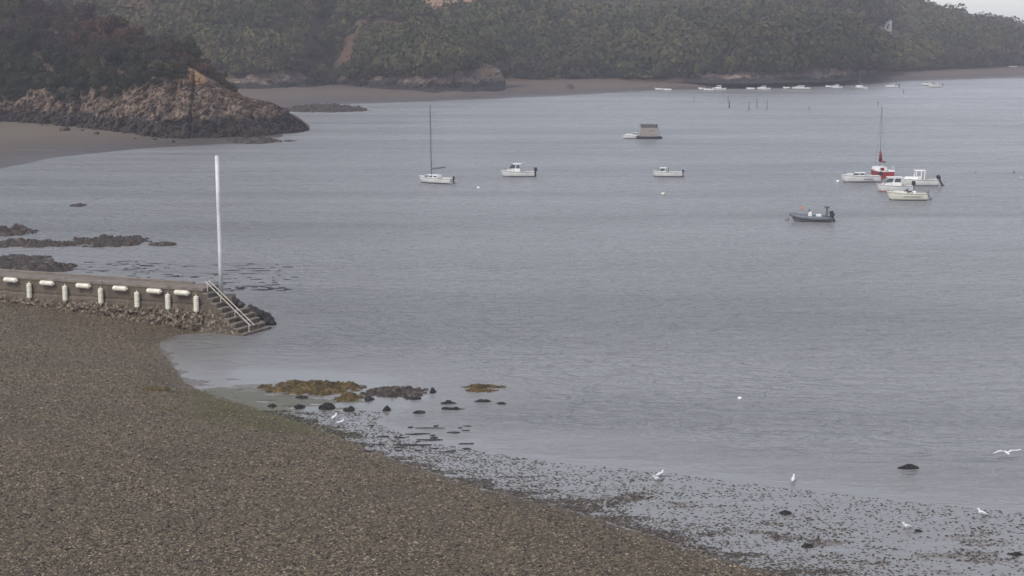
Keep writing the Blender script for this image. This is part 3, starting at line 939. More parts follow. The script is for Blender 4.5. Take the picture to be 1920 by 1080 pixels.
m = MB()
for k in range(7):
    jbox(m, k * 5 + .0, k * 5 + 4.98, -.07, JW + .05, JZ - .22, JZ)
m.build('cap', M_conc_top, jet, bevel=.03)
m = MB()
jbox(m, 2.0, JL, JW - .35, JW, JZ + .003, JZ + .12)
m.build('back_kerb', M_conc_top, jet, bevel=.02)
# steps
dv = np.array([0.93, -0.36]); ev = np.array([0.45, 0.89])
dv /= np.linalg.norm(dv); ev /= np.linalg.norm(ev)
def sp_(a, b, z): return (dv[0] * a + ev[0] * b, dv[1] * a + ev[1] * b, z)
NST = 9
rise = (JZ - .15) / NST; run = .40
for i in range(NST):
    z1_ = JZ - rise * (i + 1) + .02
    m = MB()
    a0, a1 = i * run + .01, (i + 1) * run + .05
    b0 = -.10 - .05 * i + .05 * math.sin(i * 2.3); b1 = (.85 if i < 4 else 2.35 + .07 * i) + .09 * math.sin(i * 1.7)
    m.hexa([sp_(a0, b0, -.6), sp_(a1, b0, -.6), sp_(a1, b1, -.6), sp_(a0, b1, -.6), sp_(a0, b0, z1_ - .12), sp_(a1, b0, z1_ - .12), sp_(a1, b1, z1_ - .12), sp_(a0, b1, z1_ - .12)])
    m.build('step_riser', M_conc, jet)
    m = MB()
    m.hexa([sp_(a0 - .02, b0 - .03, z1_ - .118), sp_(a1 + .05, b0 - .03, z1_ - .118), sp_(a1 + .05, b1, z1_ - .118), sp_(a0 - .02, b1, z1_ - .118), sp_(a0 - .02, b0 - .03, z1_), sp_(a1 + .05, b0 - .03, z1_), sp_(a1 + .05, b1, z1_), sp_(a0 - .02, b1, z1_)])
    m.build('step', M_step, jet, bevel=.025)
# handrail: two bars and posts
m = MB()
for hgt in (.55, .15):
    m.tube([sp_(-.1, .35 + (.55 - hgt) * 1.1, JZ + .5), sp_(NST * run + .1, .35 + (.55 - hgt) * 1.1, .62)], .04, 8)
m.build('handrail', M_rail, jet)
for f in (0.02, .33, .66, .98):
    m = MB()
    zt = (JZ + .55) * (1 - f) + (.67) * f
    m.tube([sp_(NST * run * f, .37, zt - .75), sp_(NST * run * f, .37, zt)], .035, 6)
    m.build('rail_post', M_rail, jet)
# pole platform
ppx, ppy, ppz = 415, 556, 0
PLY = Ry + 1.25
plx, plz = (float(v) for v in Zat(415, 556, PLY))
m = MB()
m.box(plx - .45 - Rx, plx + .85 - Rx, PLY - .30 - Ry, PLY + 1.4 - Ry, -.6, plz)
m.build('pole_platform', M_conc, jet, bevel=.05)
ptx, ptz = (float(v) for v in Zat(412, 293, PLY))
po = empty('marker_pole', (plx, PLY, plz))
tag(po, 'tall plain white pole standing on the platform behind the jetty steps', 'pole')
MB().tube([(0, 0, .12), (0, 0, 3.5), (-.02, 0, 7), (-.04, 0, ptz - plz)], [.165, .155, .15, .145], 18).build('shaft', M_pole, po, smooth=True)
MB().tube([(0, 0, 0.001), (0, 0, .13)], .24, 18).build('base_collar', M_conc_top, po)
MB().ball((-.04, 0, ptz - plz), (.15, .15, .06)).build('pole_cap', M_pole, po, smooth=True)

def fender(px, py, vert, lab, ribs):
    # lies against the wall face
    dx, dy, dz = (float(v) for v in ray(px, py))
    n = Vector((jn[0], jn[1], 0)); o0 = Vector((Rx, Ry, 0)); c0 = Vector((0, 0, H_CAM)); dd = Vector((dx, dy, dz))
    p0 = o0 + n * .24
    tt = (p0 - c0).dot(n) / dd.dot(n)
    P = c0 + dd * tt
    ax = Vector((0, 0, 1)) if vert else Vector((ju[0], ju[1], 0))
    t_ = empty('fender', P)
    tag(t_, lab, 'fender', 'cream fenders hung along the jetty wall')
    L, r = .60, .20
    pts, rad = [], []
    for k in range(33):
        s = -1 + 2 * k / 32
        e = min(1, (1 - abs(s)) / .13)
        rr = r * (math.sqrt(max(0.0, 1 - (1 - e) ** 2)) * .6 + .4 * (e > 0)) if e < 1 else r
        if ribs and e >= 1: rr *= 1 + .09 * math.sin(k * 1.7)
        pts.append(ax * L * s); rad.append(max(rr, .05))
    MB().tube(pts, rad, 14).build('fender_body', M_fender, t_, smooth=True)
    for q in (-1, 1): MB().tube([ax * L * .98 * q, ax * (L + .1) * q], .05, 8).build('end_eye', M_fender, t_)
    if vert:
        MB().tube([ax * (L + .09), ax * (L + .09) - n * .1 + Vector((0, 0, .35)), ax * (L + .09) - n * .16 + Vector((0, 0, .55))], .018, 5).build('rope', M_canvas, t_)
    else:
        for sg_ in (-1, 1): MB().tube([ax * (L + .08) * sg_, ax * (L + .05) * sg_ - n * .1 + Vector((0, 0, .25))], .018, 5).build('rope', M_canvas, t_)
ordn = ['leftmost', 'second from the left', 'third from the left', 'third from the right', 'second from the right', 'rightmost']
for i, (a, b) in enumerate([(20, 525), (88, 531), (156, 536), (225, 541), (289, 546), (341, 549)]):
    fender(a, b, False, 'horizontal cream fender under the jetty cap, ' + ordn[i] + ' of the horizontal ones', i > 2)
for i, (a, b) in enumerate([(55, 545), (122, 550), (189, 555), (257, 562), (315, 566), (368, 570)]):
    fender(a, b, True, 'upright cream fender on the jetty wall, ' + ordn[i] + ' of the upright ones', True)

# boulders around the jetty foot
def boulder(x, y, z, r, lab, seed, mat=M_darkrock, flat=.75):
    n1, n2 = 14, 9
    a = np.linspace(0, 2 * np.pi, n1, endpoint=False); bb = np.linspace(0.0, np.pi, n2)
    A_, B_ = np.meshgrid(a, bb)
    px_, py_, pz_ = np.sin(B_) * np.cos(A_), np.sin(B_) * np.sin(A_), np.cos(B_)
    k = 1 + .5 * fbm(px_ * 1.5 + seed, py_ * 1.5, pz_ * 1.5, octaves=3, seed=seed)
    V = np.stack([px_ * k * r, py_ * k * r, pz_ * k * r * flat], -1).reshape(-1, 3)
    F = []
    for j in range(n2 - 1):
        for i in range(n1):
            F.append((j * n1 + i, (j + 1) * n1 + i, (j + 1) * n1 + (i + 1) % n1, j * n1 + (i + 1) % n1))
    o = link('boulder', raw_mesh('boulder', V, F, mat), None, (x, y, z))
    return tag(o, lab, 'boulder', 'weedy boulders round the foot of the steps')
bl = [(497, 596, .55), (488, 590, .5), (505, 602, .45), (478, 583, .4), (510, 606, .35), (470, 578, .35), (500, 606, .35),
      (432, 612, .45), (420, 616, .5), (408, 617, .4), (398, 615, .45), (440, 619, .3), (455, 619, .25), (412, 606, .35), (388, 617, .35), (430, 563, .4), (442, 566, .4), (450, 572, .35)]
for i, (a, b, r) in enumerate(bl):
    z = .12 if i < 15 else 1.7
    x, y = (float(v) for v in G(a, b, z))
    side = 'dark weedy boulder at the outer right end of the steps' if i < 7 else ('brown weedy boulder at the foot of the jetty corner' if i < 15 else 'dark boulder on the rubble right of the pole foot')
    boulder(x, y, z, r, side, i + 3, M_darkrock if i < 7 else M_reef)
rb_ = random.Random(4)
for i in range(44):
    px = rb_.uniform(-20, 470); py = float(np.interp(px, hp, h1)) + rb_.uniform(-4, 7); z = float(np.interp(px, hp, z1))
    x, y = (float(v) for v in G(px, py, max(z, 0)))
    boulder(x, y, max(z, 0) - .05, rb_.uniform(.25, 1.0) * (1.3 if i % 9 == 0 else .8), 'fallen brown boulder on the sand at the foot of the near headland', 40 + i, M_reef)['group'] = 'boulders fallen from the headland'
# rubble bank behind the steps that carries those boulders
xr, yr = (float(v) for v in G(462, 585, .6))
o = reef('rubble_bank', 474, 594, 28, 8, .4, M_reef, 'dark rubble bank heaped behind the jetty steps', 'rubble', seed=99, freq=3.0, sink=.1)

# ------------------------------------------------------------------ boats
def hull(L, B, F, bow_rise=.25, cockpit=(.06, .5), nst=18, draft=.18, floor=.12, transom_b=.82, full=.5):
    """x from -L/2 (stern) to L/2 (bow)"""
    V, Fc = [], []
    prof = [(1.0, 1.0), (.985, .62), (.93, .25), (.78, 0.02), (.0, None)]
    stn = [i / (nst - 1) for i in range(nst)]
    rings = []
    for s in stn:
        if s < full: b = transom_b + (1 - transom_b) * math.sin(s / full * math.pi / 2)
        else:
            q = (s - full) / (1 - full)
            b = max(.02, (1 - q ** 2.3))
        b *= B / 2
        h = F * (1 + bow_rise * s ** 2)
        k = -draft * (1 - max(0, (s - .75) / .25) ** 2 * 1.0) if s > .75 else -draft
        lift = max(0, (s - .8) / .2) ** 2 * F * .35
        xo = -L / 2 + L * s
        rake = .0
        ring = []
        pts = [(b, h), (b * .98, h * .6), (b * (.92 - .35 * max(0, s - .6)), h * .25), (b * (.75 - .5 * max(0, s - .6)), lift), (0.0, k + lift)]
        for (yy_, zz_) in pts:
            xr_ = xo - (max(0, s - .85) / .15) * (h - zz_) * .45
            ring.append((xr_, yy_, zz_))
        infl = cockpit[0] <= s <= cockpit[1]
        zf = floor if infl else h + .03
        inner = [(xo, b * .88, h + .015), (xo, b * .84, zf if infl else h + .03)]
        full_ring = [(p[0], -p[1], p[2]) for p in inner[::-1]] + [(p[0], -p[1], p[2]) for p in ring] + [(p[0], p[1], p[2]) for p in ring[::-1][1:]] + inner
        rings.append(full_ring)
    m = len(rings[0])
    for r in rings: V += r
    for i in range(nst - 1):
        for j in range(m):
            a = i * m + j; b_ = i * m + (j + 1) % m
            Fc.append((a, b_, b_ + m, a + m))
    Fc.append(tuple(range(m))[::-1])
    Fc.append(tuple((nst - 1) * m + j for j in range(m)))
    mb = MB(); mb.add(V, Fc)
    return mb

def outboard(par, x, z, mat=M_black, s=1.0, tilt=0.0, y=0.0):
    o = MB(); o.frus(-.26 * s, .14 * s, .15 * s, 0, -.20 * s, .10 * s, .11 * s, .42 * s); o.box(-.12 * s, .06 * s, -.07 * s, .07 * s, -.75 * s, .01)
    o2 = o.build('outboard_motor', mat, par, bevel=.04 * s)
    o2.location = (x, y, z); o2.rotation_euler = (0, tilt, 0)
    p = MB(); p.ball((-.03 * s, 0, -.72 * s), (.2 * s, .05 * s, .06 * s), 8, 6); p.box(-.2 * s, -.18 * s, -.14 * s, .14 * s, -.76 * s, -.68 * s)
    p.build('propeller_leg', M_black, o2)
    return o2

def bow_rail(par, L, B, F, n=5, s0=.62):
    m = MB()
    for sg_ in (-1, 1):
        pts = []
        for k in range(n):
            s = s0 + (1 - s0) * k / (n - 1)
            q = max(0, (s - .5) / .5); b = (1 - q ** 2.3) * B / 2 * .86 + .01
            x = -L / 2 + L * s; h = F * (1 + .25 * s * s)
            pts.append((x, sg_ * b, h + .38)); m.tube([(x, sg_ * b, h), (x, sg_ * b, h + .38)], .016, 5)
        m.tube([(pts[0][0] - .2, pts[0][1], pts[0][2] - .36)] + pts, .02, 5)
    m.build('bow_rail', M_steel, par)

def boat_root(px, py, head_deg, label, group=None, cat='boat', name='motor_boat'):
    x, y = (float(v) for v in G(px, py, 0))
    o = empty(name, (x, y, 0), math.radians(head_deg))
    return tag(o, label, cat, group)

def windows(par, name, x0, x1, hy, z0, z1, X0, X1, hY, n=1, front=True, mat=M_glass):
    """glass panes just proud of a frustum cabin; sides and windscreen"""
    def lerp(a, b, f): return a + (b - a) * f
    for sg_ in (-1, 1):
        m = MB()
        for k in range(n):
            a = (k + .1) / n; c = (k + .9) / n
            q0, q1 = .15, .85
            xs = [lerp(lerp(x0, x1, a), lerp(X0, X1, a), q) for q in (q0, q1)] + [lerp(lerp(x0, x1, c), lerp(X0, X1, c), q) for q in (q0, q1)]
            ys = [lerp(hy, hY, q) for q in (q0, q1)]
            zs = [lerp(z0, z1, q) for q in (q0, q1)]
            e = .012
            m.hexa([(xs[0], sg_ * (ys[0] - .01), zs[0]), (xs[2], sg_ * (ys[0] - .01), zs[0]), (xs[2], sg_ * (ys[0] + e), zs[0]), (xs[0], sg_ * (ys[0] + e), zs[0]),
                    (xs[1], sg_ * (ys[1] - .01), zs[1]), (xs[3], sg_ * (ys[1] - .01), zs[1]), (xs[3], sg_ * (ys[1] + e), zs[1]), (xs[1], sg_ * (ys[1] + e), zs[1])])
        m.build(name, mat, par)
    if front:
        m = MB()
        q0, q1 = .12, .9
        xa, xb = lerp(x1, X1, q0), lerp(x1, X1, q1); za, zb = lerp(z0, z1, q0), lerp(z0, z1, q1); ya_, yb2 = lerp(hy, hY, q0) * .88, lerp(hy, hY, q1) * .88
        m.hexa([(xa - .01, -ya_, za), (xa + .015, -ya_, za), (xa + .015, ya_, za), (xa - .01, ya_, za), (xb - .01, -yb2, zb), (xb + .015, -yb2, zb), (xb + .015, yb2, zb), (xb - .01, yb2, zb)])
        m.build('windscreen', mat, par)

def waterline(par, L, B, F, mat=M_navy):
    """boot stripe just proud of the hull at the waterline"""
    hb = hull(L * 1.004, B * 1.012, F)
    m = MB()
    vs, fs = [], []
    n = 18
    for sg_ in (-1, 1):
        b0 = len(m.v)
        for i in range(n):
            s = i / (n - 1)
            full = .5
            b = .82 + .18 * math.sin(s / full * math.pi / 2) if s < full else max(.02, 1 - ((s - full) / (1 - full)) ** 2.3)
            b *= B / 2
            q = .79 - .5 * max(0, s - .6)
            x = -L / 2 + L * s - max(0, s - .85) / .15 * F * .5
            m.v.append((x, sg_ * (b * q + .03), -.08)); m.v.append((x, sg_ * (b * (q + .07) + .03), .10))
        for i in range(n - 1):
            a = b0 + i * 2
            m.f.append((a, a + 2, a + 3, a + 1))
    m.build('boot_stripe', mat, par)
    for sg_ in (-1, 1):
        pts = []
        for i in range(0, n):
            s = i / (n - 1)
            b = .82 + .18 * math.sin(s / .5 * math.pi / 2) if s < .5 else max(.02, 1 - ((s - .5) / .5) ** 2.3)
            h = F * (1 + .25 * s ** 2)
            pts.append((-L / 2 + L * s, sg_ * (b * B / 2 + .012), h - .06))
        MB().tube(pts, .022, 5).build('rub_rail', M_canvas, par)

def make_cabin_boat(px, py, hd, label, L=5.6, B=2.2, F=.72, hullmat=M_hullshade, cab=(-.2, 1.3), cabh=1.15, out=M_black, rail=True, nwin=2, group=None, name='cabin_boat', tilt=0.0, stripe=M_navy, roof_over=.25):
    r = boat_root(px, py, hd, label, group, 'boat', name)
    hull(L, B, F).build('hull', hullmat, r, bevel=0)
    waterline(r, L, B, F, stripe)
    x0, x1 = cab
    c = MB(); c.frus(x0, x1 + .35, B * .34, F * .95, x0 + .06, x1 - .25, B * .28, F + cabh)
    c.build('cabin', M_white, r, bevel=.04)
    windows(r, 'side_window', x0, x1 + .35, B * .34, F + cabh * .38, F + cabh, x0 + .06, x1 - .25, B * .28, nwin)
    MB().box(x0 - roof_over, x1 - .15, -B * .31, B * .31, F + cabh + .002, F + cabh + .07).build('roof', M_white, r, bevel=.03)
    f = MB(); f.frus(x1 + .2, L * .36, B * .30, F * 1.05, x1 + .2, L * .30, B * .22, F * 1.05 + .32)
    f.build('foredeck_trunk', hullmat, r, bevel=.05)
    outboard(r, -L / 2 - .16, F + .05, out, 1.4, tilt)
    if rail: bow_rail(r, L, B, F)
    return r

def mooring(px, py, label, r=.22, mat=M_white, name='mooring_buoy', group=None):
    x, y = (float(v) for v in G(px, py, 0))
    o = empty(name, (x, y, 0)); tag(o, label, 'buoy', group)
    MB().ball((0, 0, r * .35), (r, r, r * .85), 14, 9).build('float', mat, o, smooth=True)
    MB().tube([(0, 0, r * 1.1), (0, 0, r * 1.5)], r * .16, 7).build('top_ring', M_black, o)
    return o

def mast_rig(r, x, base, top, boom_len, boom_z, sailmat, L, F, lean=0.0, mastr=.085, rise=.25):
    MB().tube([(x, 0, base), (x + lean, 0, top)], [mastr, mastr * .7], 8).build('mast', M_alu, r)
    b = MB().tube([(x - .05, 0, boom_z), (x - boom_len, 0, boom_z + rise)], .045, 7); b.build('boom', M_alu, r)
    pts = [(x - .05 - (boom_len - .1) * k / 8, 0, boom_z + .1 + rise * k / 8) for k in range(9)]
    MB().tube(pts, [.13, .14, .15, .14, .13, .12, .1, .09, .06], 8).build('furled_sail', sailmat, r, smooth=True)
    w = MB()
    for e in ((L * .48, 0, F * 1.2), (-L * .48, 0, F)): w.tube([e, (x + lean, 0, top - .1)], .009, 4)
    for sg_ in (-1, 1):
        w.tube([(x - .1, sg_ * .85, F), (x + lean * .7, sg_ * .35, top * .62), (x + lean, 0, top - .3)], .008, 4)
    w.build('rigging', M_alu, r)
    MB().tube([(x + lean * .6, -.4, top * .62), (x + lean * .6, .4, top * .62)], .02, 5).build('spreader', M_alu, r)

# 1 white sailing boat left of centre, stern swung towards us
r = boat_root(817, 343, 150, 'white sailing boat with a tall bare mast left of the bay centre', None, 'sailing boat', 'sailing_boat')
hull(6.0, 2.2, .78, cockpit=(.06, .38)).build('hull', M_hullshade, r)
waterline(r, 6.0, 2.2, .78)
c = MB(); c.frus(-.7, 1.7, .75, .8, -.6, 1.3, .58, 1.22); c.build('cabin', M_white, r, bevel=.05)
windows(r, 'porthole', -.7, 1.7, .75, .86, 1.2, -.6, 1.3, .6, 3, False)
mast_rig(r, .75, 1.2, float(Zat(805, 197, r.location.y)[1]), 2.5, 2.0, M_canvas, 6.0, .78, lean=.15, rise=.35)
outboard(r, -3.1, .75, M_black, .9)
MB().box(-3.02, -2.96, -.12, .12, -.1, .95).build('rudder', M_white, r)

# 2 white pilothouse boat
make_cabin_boat(970, 331, 184, 'white pilothouse motor boat alone right of the tall masted sailing boat', 5.2, 2.1, .78, cab=(-.4, .9), cabh=1.2, nwin=2)
# 3 small day boat with cuddy
r = boat_root(1251, 331, 178, 'small white cuddy boat with dark bottom, below the barge', None, 'boat', 'cuddy_boat')
hull(4.6, 1.9, .72, cockpit=(.06, .55)).build('hull', M_hullshade, r); waterline(r, 4.6, 1.9, .72, M_navy)
c = MB(); c.frus(.25, 1.5, .62, .74, .35, 1.1, .5, 1.35); c.build('cabin', M_white, r, bevel=.05)
windows(r, 'side_window', .25, 1.5, .62, .85, 1.35, .35, 1.1, .5, 1)
MB().box(.1, 1.15, -.55, .55, 1.352, 1.41).build('roof', M_white, r, bevel=.02)
MB().tube([(-.2, 0, .6), (-.2, 0, 1.35)], .05, 7).build('post', M_canvas, r)
outboard(r, -2.4, .7, M_black, .9)
# 4 barge with cage-like deckhouse, and dinghy in front of it
r = boat_root(1217, 260, 182, 'dark work barge carrying a tall beige slatted deckhouse', None, 'barge', 'work_barge')
h = MB(); h.frus(-2.5, 2.5, 1.3, -.25, -2.65, 2.8, 1.4, .5); h.build('hull', M_navy, r, bevel=.06)
MB().box(-1.7, 1.75, -1.02, 1.02, .502, 2.35).build('deckhouse', M_panel, r, bevel=.03)
for k in range(14):
    MB().box(-1.68 + k * .26, -1.60 + k * .26, -1.10, -1.03, .506, 2.34).build('slat', M_beige, r)
for (bx, bz, bh) in ((-1.2, .75, .5), (-.2, 1.3, .3), (.7, .7, .6), (1.2, 1.5, .35)):
    MB().box(bx, bx + .45, -1.18, -1.11, bz, bz + bh).build('hung_crate', M_canvas if bx < 0 else M_white, r, bevel=.03)
MB().tube([(1.75, -1.0, .55), (2.3, -1.0, 1.5), (1.75, -1.0, 2.9)], .04, 6).build('stay', M_greyp, r)
MB().box(-1.66, 1.71, -1.02, 1.02, 2.352, 3.05).build('interior_shade_box', M_black, r)  # solid black box painted as the shade inside the open upper frame
for k in range(9):
    for sg_ in (-1, 1):
        MB().box(-1.7 + k * .415, -1.62 + k * .415, sg_ * 1.06 - .03, sg_ * 1.06 + .03, 2.356, 3.05).build('post', M_beige, r)
MB().box(-1.8, 1.85, -1.15, 1.15, 3.052, 3.14).build('roof', M_greyp, r)
MB().box(-1.5, 1.2, -1.075, -1.055, .62, .95).build('opening_shade_plate', M_black, r)  # flat black plate, paints the shade of an opening on the closed wall
MB().box(.2, 1.4, -1.08, -1.055, 1.5, 1.62).build('shelf', M_white, r)
MB().tube([(-2.3, -1.2, .5), (-2.3, -1.2, 1.3), (-1.8, -1.2, 2.9)], .035, 6).build('brace', M_greyp, r)
make_cabin_boat(1186, 259.5, 183, 'low white launch moored at the left end of the barge', 4.4, 1.8, .62, cab=(-.9, -.2), cabh=.55, rail=False, nwin=1, name='launch')
# 5 cluster on the right
r = boat_root(1651, 332, 96, 'red hulled sailing boat seen from astern with white deck', None, 'sailing boat', 'sailing_boat')
hull(6.2, 2.7, 1.0, cockpit=(.06, .4)).build('hull', M_red, r); waterline(r, 6.2, 2.7, 1.0, M_navy)
c = MB(); c.frus(-.6, 1.9, 1.0, 1.02, -.5, 1.5, .8, 1.6); c.build('cabin', M_white, r, bevel=.06)
d_ = MB(); d_.box(-3.05, -.6, -1.22, -.78, 1.04, 1.22); d_.box(-3.05, -.6, .78, 1.22, 1.04, 1.22); d_.box(-3.08, -2.75, -1.1, 1.1, 1.04, 1.2); d_.build('cockpit_coaming', M_white, r, bevel=.04)
MB().box(-.64, -.605, -.3, .3, .9, 1.5).build('companionway_door', M_redsail, r)
mast_rig(r, .5, 1.6, 11.0, 2.6, 2.3, M_redsail, 6.2, 1.0, mastr=.045, rise=.1)
MB().tube([(.35, 0, 2.4), (.38, 0, 3.4), (.45, 0, 4.2)], [.30, .2, .06], 9).build('sail_bundle', M_redsail, r, smooth=True)
pr = MB()
for sg_ in (-1, 1): pr.tube([(-3.0, sg_ * 1.1, 1.0), (-3.0, sg_ * 1.1, 1.8), (-1.8, sg_ * 1.2, 1.8), (-1.8, sg_ * 1.2, 1.0)], .03, 6)
pr.build('stern_rail', M_white, r)
MB().box(-3.16, -3.1, -.1, .1, -.2, 1.1).build('rudder', M_redsail, r)

r = make_cabin_boat(1612, 341, 184, 'white cuddy cruiser with dark side stripe, left of the red boat', 5.9, 2.2, .92, cab=(-.5, .9), cabh=.42, nwin=2, name='cruiser')
m = MB()
for sg_ in (-1, 1): m.box(-1.7, -.3, sg_ * 1.105 - .008, sg_ * 1.105 + .008, .45, .58)
m.build('side_stripe', M_greyp, r)
r = boat_root(1721, 348, 178, 'white boat with a hard roof on open pillars, rightmost of the moored cluster', None, 'boat', 'hardtop_boat')
hull(5.6, 2.2, .9, cockpit=(.06, .45)).build('hull', M_hullshade, r); waterline(r, 5.6, 2.2, .9, M_greyp)
f = MB(); f.frus(.1, 2.2, .8, .95, .1, 1.7, .6, 1.3); f.build('foredeck_trunk', M_white, r, bevel=.05)
MB().box(-1.0, .6, -.72, .72, 2.15, 2.27).build('roof', M_white, r, bevel=.05)
for px_, sg_ in ((-.75, -1), (-.75, 1), (-.25, -1), (-.25, 1), (.45, -1), (.45, 1)):
    MB().hexa([(px_ - .07, sg_ * .66 - .03, .9), (px_ + .07, sg_ * .66 - .03, .9), (px_ + .07, sg_ * .66 + .03, .9), (px_ - .07, sg_ * .66 + .03, .9),
               (px_ - .13, sg_ * .66 - .03, 2.15), (px_ + .01, sg_ * .66 - .03, 2.15), (px_ + .01, sg_ * .66 + .03, 2.15), (px_ - .13, sg_ * .66 + .03, 2.15)]).build('pillar', M_white, r)
MB().box(-.3, .3, -.35, .35, .5, 1.35).build('console', M_white, r, bevel=.05)
outboard(r, -3.0, .95, M_black, 1.5, .5)
r = make_cabin_boat(1676, 359, 180, 'white boat with a boxy windowed wheelhouse in the middle of the cluster', 5.0, 2.2, .85, cab=(-.9, 1.2), cabh=1.15, nwin=2, out=M_black, name='wheelhouse_boat', stripe=M_red)
make = boat_root(1699, 375, 176, 'cream open sports boat nearest in the cluster with a grey outboard', None, 'boat', 'open_boat')
hull(5.3, 2.1, .9, bow_rise=.3, cockpit=(.06, .5)).build('hull', M_cream, make); waterline(make, 5.3, 2.1, .9, M_navy)
f = MB(); f.frus(.0, 1.9, .7, .95, .0, 1.5, .5, 1.22); f.build('foredeck_trunk', M_cream, make, bevel=.05)
w = MB(); w.hexa([(.0, -.6, 1.2), (.5, -.5, 1.2), (.5, .5, 1.2), (.0, .6, 1.2), (-.25, -.55, 1.6), (-.2, -.5, 1.62), (-.2, .5, 1.62), (-.25, .55, 1.6)]); w.build('windscreen', M_glass, make)
MB().box(-1.2, -.8, -.6, .6, .5, 1.2).build('seat', M_white, make, bevel=.05)
m = MB()
for sg_ in (-1, 1): m.box(-2.0, .6, sg_ * 1.055 - .008, sg_ * 1.055 + .008, .5, .56)
m.build('side_stripe', M_black, make)
outboard(make, -2.75, 1.0, M_greyp, 1.35, .45)
# RIB
r = boat_root(1521, 415, 174, 'dark grey inflatable boat with black outboard and stern arch', None, 'inflatable boat', 'inflatable_boat')
hull(4.7, 1.7, .45, bow_rise=.5, cockpit=(.05, .75), floor=.2).build('hull', M_greyp, r)
tb = MB()
for sg_ in (-1, 1):
    tb.tube([(-2.55, sg_ * .85, .42), (-1.5, sg_ * .88, .42), (0, sg_ * .88, .45), (1.2, sg_ * .78, .55), (2.0, sg_ * .45, .72), (2.45, sg_ * .02, .85)], [.06, .24, .25, .25, .24, .2], 12)
tb.build('side_tube', M_greyt, r, smooth=True)
MB().frus(-.1, .45, .32, .3, .0, .3, .28, 1.15).build('console', M_white, r, bevel=.04)
MB().hexa([(.3, -.27, 1.15), (.36, -.27, 1.15), (.36, .27, 1.15), (.3, .27, 1.15), (.12, -.24, 1.5), (.16, -.24, 1.5), (.16, .24, 1.5), (.12, .24, 1.5)]).build('windscreen', M_glass, r)
MB().box(-1.15, -.55, -.34, .34, .3, .85).build('seat', M_white, r, bevel=.05)
MB().box(.9, 1.5, -.3, .3, .35, .62).build('bow_locker', M_white, r, bevel=.05)
ar = MB(); ar.tube([(-1.75, -.75, .6), (-1.85, -.7, 1.7), (-1.85, .7, 1.7), (-1.75, .75, .6)], .05, 7); ar.box(-2.05, -1.5, -.7, .7, 1.68, 1.76); ar.build('stern_arch', M_black, r)
outboard(r, -2.4, .65, M_black, 1.5, .35)
mooring(1476, 412, 'dark grey mooring buoy at the bow of the inflatable boat', .26, M_greyp)
mooring(1503, 391, 'red and white buoy just beyond the inflatable boat', .18, M_orange)
mooring(1571, 341, 'white mooring ball at the bow of the cuddy cruiser', .26)
mooring(897, 353, 'small white buoy between the tall masted sailing boat and the pilothouse boat', .22)
mooring(1243, 365, 'cream buoy floating below the small cuddy boat', .30, M_cream)
mooring(1387, 748, 'tiny white buoy alone in the near water', .13)
mooring(1829, 324, 'tiny buoy in the open water left of the right edge', .16, M_greyp)
mooring(1901, 324, 'dark buoy at the right edge of the bay', .22, M_canvas)
mooring(1915, 334, 'small cream float in the lower corner by the dark buoy', .16, M_cream)

# far moored boats
GF = 'boats moored under the far wooded hill'
far_b = [(1235, 168.5, 3.2, 'far white dinghy, leftmost of the line under the hill', 'dinghy'),
         (1251, 169.5, 3.4, 'far white dinghy second in the line, near the leftmost', 'dinghy'),
         (1315, 167.5, 2.6, 'tiny cream tender left of the far white cabin boat', 'dinghy'),
         (1329, 169.5, 4.2, 'low far white launch touching the cabin boat', 'dinghy'),
         (1348, 169, 5.6, 'far white cabin boat with a raised wheelhouse', 'cabin'),
         (1407, 167.5, 3.4, 'small far white boat left of the fourth group', 'dinghy'),
         (1432, 168.5, 5.4, 'far white cabin boat with a low roof, above the withies', 'cabin'),
         (1474, 166, 2.8, 'tiny far tender beside the broad white cruiser', 'dinghy'),
         (1502, 167.5, 7.4, 'broadest far white cruiser in the middle of the line', 'cabin'),
         (1554, 163.5, 3.0, 'tiny far tender left of the dark hulled boat', 'dinghy'),
         (1569, 165.5, 4.6, 'far boat with white top and dark hull', 'cabin'),
         (1672, 164.5, 5.4, 'lone far white boat right of the small sailing boat', 'cabin'),
         (1738, 160.5, 5.0, 'far white boat on the left of the last pair', 'cabin'),
         (1753, 163.5, 6.0, 'far white boat with outboard on the right of the last pair', 'cabin'),
         (1610, 134.5, 4.0, 'pale boat drawn up on the far beach by the rocks', 'beached'),
         (1645, 132.5, 5.0, 'second pale boat drawn up on the far beach', 'beached'),
         (1898, 126.5, 5.0, 'white boat drawn up on the far beach at the right', 'beached')]
for i, (a, b, L, lab, kd) in enumerate(far_b):
    if kd == 'cabin':
        make_cabin_boat(a, b, 180 + rnd.uniform(-8, 8), lab, L, L * .4, .8, cab=(-L * .15, L * .18), cabh=1.0 if 'raised' in lab else .7, nwin=1, group=GF, rail=False, hullmat=M_hullshade, name='moored_boat', stripe=M_navy)
    else:
        zz_ = 0
        if kd == 'beached':
            zz_ = 2.0
        x, y = (float(v) for v in G(a, b, zz_))
        o = empty('dinghy', (x, y, zz_ + (.15 if zz_ else 0)), math.radians(180 + rnd.uniform(-15, 15))); tag(o, lab, 'boat', GF)
        hull(L, L * .42, .62, cockpit=(.08, .8)).build('hull', M_white, o)
        waterline(o, L, L * .42, .62, M_navy)
        MB().box(-.15, .15, -L * .18, L * .18, .42, .48).build('thwart', M_beige, o)
        outboard(o, -L / 2 - .1, .6, M_black, .7)
r = boat_root(1613, 166.5, 120, 'small far sailing boat with a pale stay and thin mast', GF, 'sailing boat', 'sailing_boat')
hull(6.4, 2.4, .85, cockpit=(.06, .4)).build('hull', M_hullshade, r); waterline(r, 6.4, 2.4, .85)
MB().frus(-.6, 1.8, .9, .85, -.5, 1.4, .7, 1.35).build('cabin', M_white, r, bevel=.05)
